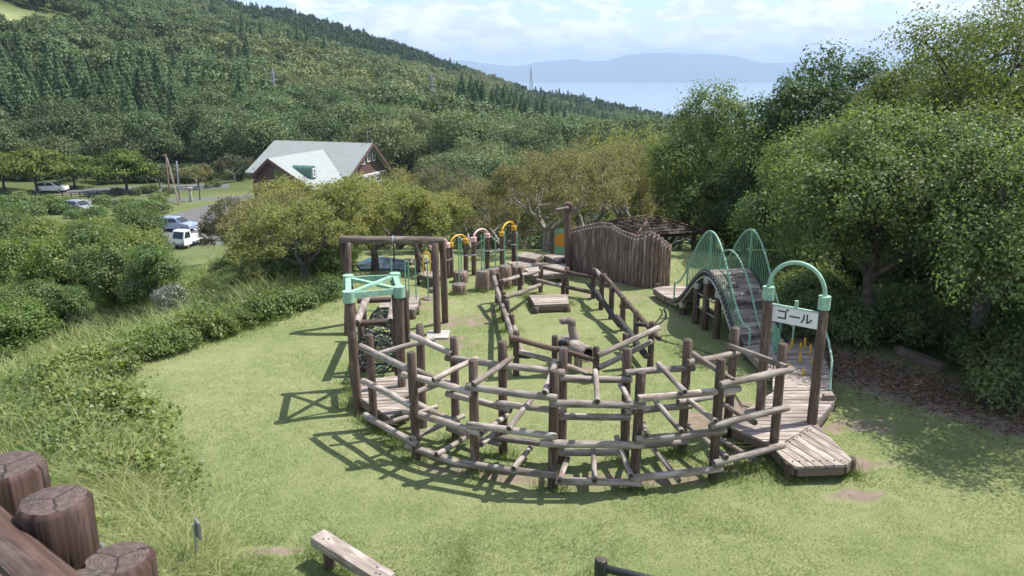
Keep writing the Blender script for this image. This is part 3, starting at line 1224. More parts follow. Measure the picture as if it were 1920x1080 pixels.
# ------------------------------------------------------------------ tower with the mint-green crossed frame
def build_tower():
    FL, FR, BL, BR = Vector((-2.80, 13.56, 0)), Vector((-2.08, 14.1, 0)), Vector((-3.12, 14.85, 0)), Vector((-2.26, 15.0, 0))
    rt = thing('tower', 'square log tower with a mint green crossed frame on top of its four posts', 'tower', (FL + FR + BL + BR) / 4)
    tops = {}
    for nm, b_, px, py in (('FL', FL, 653, 547), ('FR', FR, 748.5, 538), ('BL', BL, 653, 517), ('BR', BR, 740.5, 513)):
        t = PY(px, py, b_.y)
        tops[nm] = t
        lo = Vector((b_.x, b_.y, -.15))
        log('post', lo, t, .083, M['post'], rt, sides=14)
    for nm, t in tops.items():
        MB().tube([t + Vector((0, 0, -.19)), t + Vector((0, 0, .012))], .105, 18).obj('cap', M['mint'], rt, [True] * 18 + [False] * 2)

    def bar(a, b_, w, h, dz, shorten=.085):
        d = (b_ - a)
        L = d.length
        d.normalize()
        s = d.cross(Vector((0, 0, 1))).normalized()
        up = s.cross(d)
        MB().box((a + b_) / 2 + Vector((0, 0, dz)), d * (L / 2 - shorten), s * w, up * h).obj('beam', M['mint'], rt)
    bar(tops['FL'], tops['FR'], .022, .055, -.075)
    bar(tops['BL'], tops['BR'], .022, .055, -.075)
    bar(tops['FL'], tops['BL'], .05, .04, -.055)
    bar(tops['FR'], tops['BR'], .05, .04, -.055)
    bar(tops['FL'], tops['BR'], .045, .030, -.045, .10)
    bar(tops['BL'], tops['FR'], .045, .026, -.049, .10)
    # deck that starts the climb
    rt2 = thing('deck', 'grey plank deck under the mint green tower frame', 'deck', G(715, 745))
    poly = [G(667, 738, .32), G(757, 705, .32), G(775, 722, .32), G(782, 748, .32), G(729, 781, .32), G(690, 770, .32)]
    poly = [G(665, 738, .32), G(672, 712, .32), G(765, 702, .32), G(779, 740, .32), G(776, 757, .32), G(729, 782, .32)]
    deck(rt2, poly, .32, math.radians(8), .15, legs=[(G(680, 742).x, G(680, 742).y), (G(730, 772).x, G(730, 772).y), (G(765, 752).x, G(765, 752).y)])


build_tower()


def build_net_tunnel():
    base = G(712, 690)
    rt = thing('net_tunnel', 'black rope net tunnel hanging in a log frame behind the tower', 'net tunnel', Vector((-2.45, 16.2, 0)))
    # the log frame that carries it
    posts = [((681, 650), (681, 571), 17.6), ((765, 652), (760, 544), 17.6), ((676, 680), (676, 606), 15.75), ((737, 690), (737, 606), 15.75)]
    for (bx, by), (tx, ty), Y in posts:
        t = PY(tx, ty, Y)
        log('post', (t.x, t.y, tz(t.x, t.y) - .1), t, .075, M['post'], rt)
    log('top_log', PY(688, 557, 17.7), PY(668, 606, 15.4), .085, M['rail'], rt, end='end')
    log('top_log', PY(740, 562, 17.7), PY(732, 603, 15.4), .085, M['rail'], rt, end='end')
    log('cross_log', PY(665, 607, 15.6), PY(741, 602, 15.6), .07, M['post'], rt)
    log('cross_log', PY(670, 564, 17.75), PY(764, 560, 17.75), .07, M['post'], rt)
    c0, c1 = PY(706, 667, 15.2), PY(722, 606, 17.7)
    d, u, v = basis(c1 - c0)
    L = (c1 - c0).length
    R0 = .36
    for i in range(6):
        t = i / 5
        c = c0 + d * (L * t)
        pts = [c + (u * math.cos(a) + v * math.sin(a)) * R0 for a in np.linspace(0, 2 * math.pi, 29)]
        MB().tube(pts, .022, 6, False).obj('ring', M['rope'], rt, True)
    net = MB()
    nh = 14
    for hand in (1, -1):
        for k in range(nh):
            pts = []
            for i in range(31):
                t = i / 30
                a = 2 * math.pi * (k / nh + hand * t * .72)
                sag = 1 - .06 * math.sin(math.pi * ((t * 5) % 1))
                pts.append(c0 + d * (L * t) + (u * math.cos(a) + v * math.sin(a)) * R0 * sag)
            net.tube(pts, .011, 5, False)
    net.obj('net', M['rope'], rt, True)
    knots = MB()
    for k in range(nh):
        for i in range(1, 15):
            t = i / 15 * .98
            a = 2 * math.pi * (k / nh + t * .72)
            p = c0 + d * (L * t) + (u * math.cos(a) + v * math.sin(a)) * R0
            if rnd.random() < .55:
                knots.tube([p - d * .016, p + d * .016], .017, 5)
    knots.obj('knot', M['rope_pale'], rt)
    for pts in ([PY(664, 634, 15.7), PY(742, 632, 15.7)], [PY(664, 666, 15.5), PY(742, 664, 15.5)], [PY(664, 688, 15.5), PY(742, 686, 15.5)],
                [PY(666, 634, 15.6), PY(668, 692, 15.5)], [PY(685, 612, 17.8), PY(685, 583, 17.8), PY(735, 582, 17.8)]):
        MB().tube(pts, .013, 8).obj('pipe', M['mint_worn'], rt, True)


build_net_tunnel()


# ------------------------------------------------------------------ rope gate (A-frames and crossbeam)
def build_rope_gate():
    c = G(820, 627)
    rt = thing('rope_gate', 'tall log A-frame with a crossbeam and one black hanging rope', 'rope frame', Vector((-2.8, 18.6, 0)))
    Yb = 18.65
    log('crossbeam', PY(637, 449, Yb), PY(833, 451, Yb), .095, M['plank_dark'], rt, sides=14, end='end', rings=8)
    tr = PY(822, 457, Yb)
    tl = PY(650, 456, Yb)
    slab = thing('concrete_footing', 'pale concrete slab under the right leg of the rope frame', 'slab', G(815, 632))
    MB().prism([tuple(G(799, 637))[:2], tuple(G(803, 623))[:2], tuple(G(845, 622))[:2], tuple(G(840, 637))[:2]], -.1, .05).obj('slab', M['concrete'], slab)
    for t, bx, by, off in ((tr, 820, 628, -.07), (tr, 835, 604, .09)):
        b_ = G(bx, by)
        log('leg', b_ - Vector((0, 0, .1)), Vector((t.x + (b_.x - t.x) * .05 + off, t.y + (b_.y - t.y) * .13, t.z + .03)), .085, M['post'], rt, sides=14)
    w = tl - tr
    for bx, by, off in ((820, 628, .03), (835, 604, -.06)):
        b_ = G(bx, by)
        f = Vector((tl.x + (b_.x - tr.x) * .8 + off, b_.y, tz(tl.x, b_.y) - .1))
        log('leg', f, Vector((tl.x + off * 2, tl.y + (b_.y - tr.y) * .13, tl.z + .03)), .085, M['post'], rt, sides=14)
    top = PY(737, 450, Yb)
    MB().tube([top + Vector((0, 0, -.03)), top + Vector((.01, 0, -.5)), top + Vector((0, 0, -1.1)), top + Vector((.02, 0, -1.75))], .016, 8).obj('rope', M['rope'], rt, True)
    MB().tube([top + Vector((-.018, 0, 0)), top + Vector((.018, 0, 0))], .107, 14).obj('clamp', M['metal'], rt)
    MB().tube([top + Vector((0.02, 0, -1.75)), top + Vector((.02, 0, -1.83))], .04, 8).obj('knot', M['rope'], rt)


build_rope_gate()


# ------------------------------------------------------------------ goal gate, its decks and ramp
ZD = .32


def build_goal():
    pts = [G(1452, 733, ZD), G(1560, 733, ZD), G(1567, 748, ZD), G(1532, 791, ZD), G(1469, 829, ZD), G(1444, 832, ZD), G(1370, 800, ZD), G(1397, 769, ZD)]
    rt = thing('goal_deck', 'grey plank deck under the goal gate between climbing frame and bridge', 'deck', G(1470, 790))
    legs = [(G(x, y_).x, G(x, y_).y) for x, y_ in ((1558, 768), (1390, 818), (1440, 850), (1420, 790))]
    deck(rt, pts, ZD, math.radians(-1.5), .145, legs=legs, leg_r=.08)
    MB().box(G(1553, 749, ZD) + Vector((0, 0, .05)), (.1, 0, 0), (0, .05, 0), (0, 0, .045)).obj('block', M['plank_dark'], rt)

    rp = thing('step_deck', 'slanting plank step with eight boards at the near end of the goal deck', 'step', G(1530, 860))
    q = [G(1447, 835, ZD - .015), G(1471, 831, ZD - .015), G(1530, 793, ZD - .015), G(1597, 861, ZD - .015), G(1588, 871, ZD - .015), G(1491, 875, ZD - .015), G(1468, 858, ZD - .015)]
    a = G(1471, 831, ZD)
    b_ = G(1530, 875, ZD)
    deck(rp, q, ZD - .015, math.atan2(b_.y - a.y, b_.x - a.x) + .08, .148)
    for px, py in ((1478, 899), (1592, 889)):
        g = G(px, py)
        log('leg', g - Vector((0, 0, .1)), Vector((g.x, g.y, ZD - .03)), .085, M['post'], rp)
    nails = MB()
    for k in range(8):
        f = (k + .5) / 8
        for s, (x0, y0, x1, y1) in enumerate(((1478, 830, 1530, 799), (1480, 865, 1584, 863))):
            p = G(x0 + (x1 - x0) * f, y0 + (y1 - y0) * f, ZD - .012)
            nails.tube([p, p + Vector((0, 0, .006))], .014, 6)
    nails.obj('bolt', M['ink'], rp)

    # gate
    lb, rb = G(1425, 768, ZD), G(1522, 792, ZD)
    lt, rtp = PY(1441, 545, lb.y), PY(1546, 563, rb.y)
    gt = thing('goal_gate', 'goal gate of two log posts with a mint green hoop and a white sign', 'gate', (lb + rb) / 2)
    for b2, t in ((lb, lt), (rb, rtp)):
        d = (t - b2).normalized()
        log('post', b2 - d * (ZD + .15), t, .085, M['post'], gt, sides=14, rings=8)
        MB().tube([t - d * .15, t + d * .07], .098, 18).obj('cap', M['mint'], gt, [True] * 18 + [False] * 2)
    mid = (lt + rtp) / 2 + Vector((0, 0, .06))
    half = (rtp - lt) / 2
    apex = PY(1495, 493, mid.y).z - mid.z
    pts = [mid + half * math.cos(a_) * -1 + Vector((0, 0, apex * math.sin(a_))) for a_ in np.linspace(0, math.pi, 33)]
    MB().tube(pts, .036, 12).obj('hoop', M['mint'], gt, True)
    # sign
    A, B = PY(1448, 571, lb.y - .02), PY(1535, 587, rb.y - .02)
    C_ = PY(1443, 600.5, lb.y - .02)
    ux = (B - A)
    W = ux.length
    ux.normalize()
    uz = Vector((0, 0, 1))
    uz = (uz - ux * uz.dot(ux)).normalized()
    nrm = ux.cross(uz)            # towards the camera
    H = (A - C_).length * 1.0
    cen = A + ux * W / 2 - uz * H / 2
    MB().box(cen, ux * W / 2, nrm * .014, uz * H / 2).obj('sign', M['sign_white'], gt)
    sg = [o for o in gt.children if o.name.startswith('sign')][0]
    MB().box(cen + uz * (H / 2 + .011), ux * (W / 2 + .003), nrm * .026, uz * .010).obj('sign_rail', M['mint'], gt)
    MB().tube([cen + uz * (H / 2 + .02) + ux * .02, cen + uz * (H / 2 + .14) + ux * .02], .032, 14).obj('stub', M['mint'], gt, True)
    let = MB()
    s = H * .50

    def stroke(x0, points, th=.020):
        P = [cen + nrm * .0155 + ux * (x0 + p[0] * s) + uz * ((p[1] - .5) * s) for p in points]
        for i in range(len(P) - 1):
            d = (P[i + 1] - P[i])
            ln = d.length
            d.normalize()
            sdv = d.cross(nrm)
            let.box((P[i] + P[i + 1]) / 2 + nrm * .0004 * i, d * (ln / 2 + th * .5), sdv * th * .62, nrm * .0015)
    x1 = -W * .345
    stroke(x1, [(.02, .92), (.92, .92), (.90, .06)])
    stroke(x1, [(0, .08), (.90, .08)])
    stroke(x1, [(.98, 1.22), (1.06, 1.06)], .014)
    stroke(x1, [(1.16, 1.26), (1.24, 1.10)], .014)
    stroke(-W * .085, [(0, .5), (1.15, .5)])
    x3 = W * .165
    stroke(x3, [(.28, .95), (.26, .45), (.0, .02)])
    stroke(x3, [(.66, 1.0), (.66, .06), (.95, .22), (1.18, .50)])
    let.obj('lettering', M['ink'], sg)
    sg.children[0].location = (0, 0, 0)


build_goal()


# ------------------------------------------------------------------ hump bridge with mint railings
def build_bridge():
    p0 = Vector((4.30, 20.3, 0))
    p1 = Vector((5.06, 16.55, 0))
    d = (p1 - p0)
    L = d.length
    d.normalize()
    w = Vector((-d.y, d.x, 0))
    if w.x < 0:
        w = -w
    Wd = 1.02
    rt = thing('hump_bridge', 'steep hump bridge with tall mint green bar railings and plank tread', 'bridge', (p0 + p1) / 2 + w * Wd / 2)

    def bell(s):
        return .5 - .5 * math.cos(2 * math.pi * min(max(s, 0), 1))

    def zt(s):
        return .30 + 1.20 * bell(s) ** .88

    def zr(s):
        return zt(s) + .42 + .52 * bell(s) ** .8

    def pt(s, o=0.0, z=0.0):
        q = p0 + d * (L * s) + w * o
        return Vector((q.x, q.y, z))
    # tread boards following the curve
    n = 27
    arc = [0]
    ss = np.linspace(0, 1, 400)
    for i in range(1, 400):
        arc.append(arc[-1] + math.hypot(L * (ss[i] - ss[i - 1]), zt(ss[i]) - zt(ss[i - 1])))
    arc = np.array(arc)
    brk = np.interp(np.linspace(0, arc[-1], n + 1), arc, ss)
    for i in range(n):
        a, b_ = brk[i], brk[i + 1]
        A, B = pt(a, 0, zt(a)), pt(b_, 0, zt(b_))
        t = (B - A).normalized()
        up = w.cross(t)
        if up.z < 0:
            up = -up
        ln = (B - A).length / 2 - .006
        c = (A + B) / 2 + w * Wd / 2 - up * .02
        mb = MB().box(c, t * ln, w * (Wd / 2 - .03), up * .02)
        U = []
        off = rnd.random() * 9
        for f in mb.f:
            U.append([(((Vector(mb.v[k]) - c).dot(t)) + off, (Vector(mb.v[k]) - c).dot(w) + off) for k in f])
        obj('tread', mb.v, mb.f, M['plank'] if i % 5 else M['plank_dark'], rt, uvs=U)
    # raised foot cleats in a staggered pattern
    for s_, o_ in ((.66, .30), (.70, .72), (.75, .35), (.78, .75), (.83, .28), (.88, .68), (.93, .35), (.28, .3), (.34, .7), (.22, .6)):
        A, B = pt(s_, 0, zt(s_)), pt(s_ + .02, 0, zt(s_ + .02))
        t = (B - A).normalized()
        up = w.cross(t)
        if up.z < 0:
            up = -up
        MB().box(A + w * o_ + up * .022, t * .035, w * .15, up * .02).obj('cleat', M['plank_dark'], rt)
    sN = np.linspace(0, 1, 45)
    for o_ in (0.0, Wd):
        sg = -1 if o_ == 0 else 1
        # laminated edge beam
        V, F = [], []
        for s_ in sN:
            for dz, dw in ((.02, 0), (.02, sg * .05), (-.10, sg * .05), (-.10, 0)):
                V.append(pt(s_, o_ + dw, zt(s_) + dz))
        for i in range(len(sN) - 1):
            for k in range(4):
                k2 = (k + 1) % 4
                F.append((i * 4 + k, i * 4 + k2, i * 4 + 4 + k2, i * 4 + 4 + k))
        F += [(0, 1, 2, 3), tuple((len(sN) - 1) * 4 + k for k in (3, 2, 1, 0))]
        obj('edge_beam', V, F, M['dark_rail'], rt)
        bolts = MB()
        for s_ in np.linspace(.03, .97, 40):
            p = pt(s_, o_ + sg * .05, zt(s_) - .03)
            bolts.tube([p, p + w * sg * .012], .018, 6)
        b2 = bolts.obj('edge_bolts', M['rope_pale'], rt)
        b2['kind'] = 'stuff'
        MB().tube([pt(s_, o_ + sg * .02, zt(s_) - .17) for s_ in sN], .030, 8).obj('support_pipe', M['metal'], rt, True)
        # railing
        s0, s1 = (-.02, 1.06)
        sr = np.linspace(s0, s1, 50)
        top = [pt(s_, o_, zr(s_)) for s_ in sr]
        MB().tube([pt(s0, o_, zt(s0))] + top + [pt(s1, o_, zt(s1))], .024, 10).obj('handrail', M['mint'], rt, True)
        bars = MB()
        for s_ in np.linspace(.17, .93, 36):
            bars.tube([pt(s_, o_, zt(s_) - .02), pt(s_, o_, zr(s_))], .0075, 6, False)
        b3 = bars.obj('baluster', M['mint_worn'], rt, True)
        b3['kind'] = 'stuff'
        for s_ in (.18, .50, .92):
            MB().box(pt(s_, o_, (zt(s_) + zr(s_)) / 2 - .05), d * .035, w * .012, (0, 0, (zr(s_) - zt(s_)) / 2 + .03)).obj('railing_post', M['mint_worn'], rt)
    # middle handrail on the steep side
    mr = [pt(s_, Wd * .52, zt(s_) + .04 + .42 * min(1, bell(s_) * 2 + .1)) for s_ in np.linspace(.36, .97, 24)]
    MB().tube([pt(.36, Wd * .52, zt(.36))] + mr + [pt(.985, Wd * .52, zt(.985))], .022, 10).obj('middle_handrail', M['mint'], rt, True)
    # posts under the hump
    for s_ in (.12, .33, .47, .64, .86):
        for o_ in (.02, Wd - .02):
            g = pt(s_, o_, 0)
            zt_ = zt(s_) - .20
            log('post', (g.x, g.y, tz(g.x, g.y) - .1), (g.x, g.y, max(zt_ - .1, .05)), .085, M['post'], rt)
            MB().tube([(g.x, g.y, max(zt_ - .12, .03)), (g.x, g.y, zt_ + .02)], .094, 14).obj('post_cap', M['metal'], rt)
    br = MB()
    for z_ in (.45, .8, 1.15):
        for a, b_ in ((.33, .64),):
            if z_ < 1.1:
                br.tube([pt(a, .02, z_), pt(b_, .02, z_)], .016, 8)
                br.tube([pt(a, Wd - .02, z_), pt(b_, Wd - .02, z_)], .016, 8)
        br.tube([pt(.47, .02, z_), pt(.47, Wd, z_)], .016, 8)
    br.obj('tie_rod', M['metal'], rt, True)

    # landing deck at the far end
    ld = thing('landing_deck', 'low plank landing at the far end of the hump bridge by the log wall', 'deck', G(1262, 545))
    poly = [G(1224, 538, .30), G(1262, 533, .30), G(1306, 536, .30), G(1312, 560, .30), G(1270, 562, .30), G(1247, 553, .30)]
    deck(ld, poly, .27, math.radians(-6), .16, legs=[(G(1232, 545).x, G(1232, 545).y), (G(1254, 563).x, G(1254, 563).y), (G(1285, 570).x, G(1285, 570).y)])
    # step deck between hump and peg deck
    md = thing('lower_deck', 'weathered plank landing at the near foot of the hump bridge', 'deck', G(1425, 655))
    p2 = pt(1.0, 0, 0)
    poly = [p2 + d * .02 - w * .04, p2 + d * .02 + w * (Wd + .06), G(1530, 652, .30), G(1452, 662, .30), G(1448, 704, .30)]
    deck(md, poly, .29, math.atan2(w.y, w.x), .15, legs=[tuple(p2 + d * .15)[:2]])


build_bridge()


def build_peg_deck():
    rt = thing('peg_deck', 'round-ended plank deck with yellow pegs behind the goal gate', 'deck', G(1500, 700))
    poly = [G(1455, 662, .305), G(1530, 650, .305), G(1545, 668, .305), G(1554, 690, .305), G(1559, 712, .305), G(1559, 732, .305), G(1449, 732, .305), G(1449, 706, .305)]
    deck(rt, poly, .305, math.radians(-2), .15, legs=[(G(1462, 740).x, G(1462, 740).y), (G(1552, 735).x, G(1552, 735).y)])
    for px, py, h in ((1466, 650, .16), (1484, 650, .19), (1502, 652, .12), (1509, 650, .20), (1519, 663, .20), (1500, 678, .18), (1524, 684, .18), (1505, 703, .12),
                      (1479, 655, .08), (1476, 688, .08)):
        g = G(px, py, .31)
        t = rnd.random() * .5 - .25
        MB().tube([g + Vector((0, 0, -.02)), g + Vector((t * .08, 0, h - .02)), g + Vector((t * .09, 0, h))], [.026, .026, .018], 10).obj('peg', M['yellow'], rt, True)
    # hand rails either side
    pts = [G(1536, 655, .31) + Vector((0, 0, .0)), PY(1534, 600, G(1536, 655, .31).y), PY(1545, 612, 15.2), PY(1554, 640, 14.8), PY(1560, 676, 14.2), G(1556, 732, .31)]
    MB().tube(pts, .022, 10).obj('handrail', M['mint'], rt, True)
    gy = G(1452, 660, .31).y
    sh = []
    for px, py in ((1447, 664), (1447, 622), (1452, 606), (1459, 618), (1464, 645), (1466, 662)):
        sh.append(PY(px, py, gy))
    MB().tube(sh[1:], .02, 8).obj('guard_rail', M['mint'], rt, True)
    V = [p + Vector((0, o_, 0)) for o_ in (-.008, .008) for p in sh]
    k = len(sh)
    F = [tuple(range(k)), tuple(range(2 * k - 1, k - 1, -1))] + [(i, k + i, k + (i + 1) % k, (i + 1) % k) for i in range(k)]
    obj('guard_panel', V, F, M['mint_worn'], rt)
    chn = MB()
    a, b_ = PY(1445, 650, gy - .3), PY(1452, 672, gy - .5)
    for i in range(7):
        p = a + (b_ - a) * i / 6
        chn.tube([p, p + Vector((.03, 0, -.02))], .02, 6)
    chn.obj('chain', M['metal'], rt)


build_peg_deck()


# ------------------------------------------------------------------ log wall
def build_palisade():
    pl = [(1065, 504), (1110, 516), (1150, 527), (1185, 536), (1215, 541), (1238, 541), (1254, 537)]
    W = [G(a, b_) for a, b_ in pl]
    cum = [0]
    for i in range(1, len(W)):
        cum.append(cum[-1] + (W[i] - W[i - 1]).length)
    tops = [(1065, 430), (1080, 426), (1100, 421), (1117, 417.5), (1130, 416.7), (1142, 419), (1155, 427), (1173, 436), (1187, 441), (1198, 440), (1213, 432),
            (1223, 437), (1233, 443), (1242, 451), (1255, 461)]
    rt = thing('log_wall', 'wavy topped wall of upright logs with white bolts near the tips', 'log wall', W[3])
    n = 34
    bolts = MB()
    for i in range(n):
        s = cum[-1] * (i + .5) / n
        x = np.interp(s, cum, [p.x for p in W])
        y = np.interp(s, cum, [p.y for p in W])
        px, _ = project(x, y, 0)
        ty = np.interp(px, [t[0] for t in tops], [t[1] for t in tops])
        z = PY(px, ty, y).z
        r = cum[-1] / n * .5
        log('log', (x, y, -.1), (x, y, z + rnd.uniform(-.012, .012)), r * 1.02, M['palisade'], rt, sides=12, taper=.99, rough=.02)
        bolts.tube([(x, y - r * .9, z - .11), (x - .0, y - r * 1.12, z - .11)], .024, 8)
    bolts.obj('bolt', M['white'], rt)
    # low kerb of dark logs along the foot
    log('foot_rail', W[0] + Vector((0, .2, .35)), W[4] + Vector((0, .22, .3)), .06, M['dark_rail'], rt)


build_palisade()


def build_bird_pole():
    b_ = G(1066, 512)
    b_.y += .25
    rt = thing('bird_pole', 'tall pole topped by a carved bird head with a long log beak', 'carved pole', Vector((b_.x, b_.y, 0)))
    t = PY(1063, 384, b_.y)
    log('pole', (b_.x, b_.y, -.1), t, .10, M['post'], rt, sides=14)
    c = PY(1064.5, 388, b_.y)
    V = MB().tube([c + Vector((0, -.14, 0)), c + Vector((0, -.12, 0)), c + Vector((0, .08, 0)), c + Vector((0, .1, 0))], [.13, .155, .155, .13], 20)
    V.obj('head', M['post'], rt)
    log('beak', PY(1066, 390, b_.y - .2), PY(1041, 394.5, b_.y - .35), .065, M['plank_dark'], rt, taper=.8)


build_bird_pole()


def build_sun_panel():
    Y = 26.3
    g0 = PY(1035, 476, Y)
    rt = thing('sun_panel', 'mint green panel with a big orange disc beside the log wall', 'panel', (g0.x, g0.y, 0))
    a, c = PY(1039, 478, Y), PY(1062, 428, Y)
    x0, x1, z0, z1 = a.x, c.x + .12, a.z - .02, c.z
    rr = .16
    poly = [(x0, z0), (x1, z0), (x1, z1)] + [(x0 + rr - rr * math.sin(t), z1 - rr + rr * math.cos(t)) for t in np.linspace(0, math.pi / 2, 8)]
    n = len(poly)
    V = [(p[0], Y - .02, p[1]) for p in poly] + [(p[0], Y + .02, p[1]) for p in poly]
    F = [tuple(range(n)), tuple(range(2 * n - 1, n - 1, -1))] + [(i, n + i, n + (i + 1) % n, (i + 1) % n) for i in range(n)]
    obj('board', V, F, M['mint_worn'], rt)
    cc = PY(1052, 450, Y - .025)
    MB().tube([cc + Vector((0, .003, 0)), cc + Vector((0, -.02, 0))], .235, 28).obj('disc', M['orange'], rt)
    log('post', (x0 - .07, Y, -.15), (x0 - .07, Y, z1 - .08), .065, M['post'], rt)
    log('post', (x1 + .07, Y, -.15), (x1 + .07, Y, z1 - .08), .065, M['post'], rt)


build_sun_panel()


def build_back_decks():
    specs = [('raised plank table deck nearest the tall yellow hoop', [(967, 480), (984, 472.5), (1017, 477), (1004, 486)], .42, 20),
             ('raised plank table deck in front of the orange disc panel', [(1020, 478.5), (1030, 476), (1064, 480), (1046, 488)], .40, -25),
             ('wide low plank deck between stumps and log wall', [(950, 492), (970, 490), (1062, 494.5), (1062, 511), (1002, 517), (981, 503)], .28, 6)]
    for lab, q, z, a in specs:
        P = [G(x, y_, z) for x, y_ in q]
        c = sum(P, Vector((0, 0, 0))) / len(P)
        rt = thing('deck', lab, 'deck', (c.x, c.y, 0))
        legs = [(p.x + (c.x - p.x) * .15, p.y + (c.y - p.y) * .15) for p in P]
        deck(rt, P, z, math.radians(a), .19, legs=legs, leg_r=.075)
    P = [G(x, y_, .25) for x, y_ in ((711, 574), (716, 557), (787, 553), (784, 571), (777, 580), (712, 578))]
    c = sum(P, Vector((0, 0, 0))) / len(P)
    rt = thing('deck', 'low grey plank deck behind the net tunnel', 'deck', (c.x, c.y, 0))
    deck(rt, P, .25, math.radians(3), .17, legs=[(p.x + (c.x - p.x) * .1, p.y + (c.y - p.y) * .1) for p in P], leg_r=.08)
    P = [G(x, y_, .35) for x, y_ in ((784, 514), (800, 507), (829, 513), (818, 521))]
    c = sum(P, Vector((0, 0, 0))) / len(P)
    rt = thing('deck', 'small plank deck by the yellow hoop near the pond', 'deck', (c.x, c.y, 0))
    deck(rt, P, .35, math.radians(10), .17, legs=[(p.x, p.y) for p in P], leg_r=.05)


build_back_decks()


# ------------------------------------------------------------------ stumps with mint poles
def build_stumps():
    specs = [  # label, top cx, top cy, half width px, base y, poles (px bottom, py bottom, py top)
        ('shortest front stump with a thin mint pole, in front of the yellow hoop', 861, 532, 13, 553, [(861, 529, 447)]),
        ('wide middle-height stump with one mint pole behind the shortest stump', 864, 509, 14, 531, [(865, 508, 446)]),
        ('tall double-lobed stump with two mint poles beside the pink hoop', 905, 507, 13.5, 546, [(903, 505, 441), (908, 503, 441)]),
        ('shaded stump half hidden behind the tall double-lobed stump', 929, 502, 9.5, 530, [(929, 501, 442)]),
        ('tall stump with a mint pole under the right yellow hoop', 947, 498, 12, 541, [(946, 496, 436)]),
        ('stump with a mint pole beside the wide low deck', 971, 499, 12, 535, [(969.5, 497, 437)]),
        ('stump half hidden behind the rope frame leg', 809, 522, 7, 538, []),
        ('low stump behind the rope frame leg', 811, 540, 7, 550, []),
        ('flat stump disc lying in the grass with a mint pole', 801, 558, 11, 563, [(803, 557, 490)])]
    for lab, cx, cy, hw, by, poles in specs:
        g = G(cx, by - hw * .18)
        t = PY(cx, cy, g.y)
        r = hw / FPX * (g.y * CA + EYE * SA)
        rt = thing('stump', lab, 'stump', (g.x, g.y, 0), 'stepping stumps with mint poles')
        log('trunk', (g.x, g.y, -.1), (g.x, g.y, t.z), r, M['palisade'], rt, sides=20, taper=.98, end='end_pale', rough=.06, rings=3)
        if 'double' in lab:
            log('trunk', (g.x + r * 1.25, g.y + .12, -.1), (g.x + r * 1.25, g.y + .12, t.z + .02), r * .72, M['palisade'], rt, sides=16, end='end_pale', rings=3)
        for pbx, pby, pty in poles:
            x = PY(pbx, pby, g.y + .02).x
            MB().tube([(x, g.y + .03, t.z - .03), (x, g.y + .03, PY(pbx, pty, g.y).z)], .0165, 8).obj('pole', M['mint_worn'], rt, True)
            MB().tube([(x, g.y + .03, t.z - .01), (x, g.y + .03, t.z + .012)], .05, 10).obj('flange', M['metal'], rt)
    for px, b0, t0, lab in ((761.3, 556, 484, 'leftmost'), (767.5, 558, 487.5, 'second'), (780.5, 560, 488, 'third')):
        g = G(px, b0, .25)
        o = MB().tube([g - Vector((0, 0, .02)), Vector((g.x, g.y, PY(px, t0, g.y).z))], .0165, 8).obj('balance_pole', M['mint_worn'], None, True)
        tag(o, f'{lab} of the thin mint poles standing on the low deck behind the net', 'pole', 'mint poles on the low deck')
    g = G(736, 560, .25)
    o = MB().tube([g - Vector((0, 0, .02)), Vector((g.x, g.y, PY(736, 486, g.y).z))], .0165, 8).obj('balance_pole', M['mint_worn'], None, True)
    tag(o, 'thin mint pole seen just above the mint green tower frame by the rope', 'pole', 'mint poles on the low deck')


build_stumps()


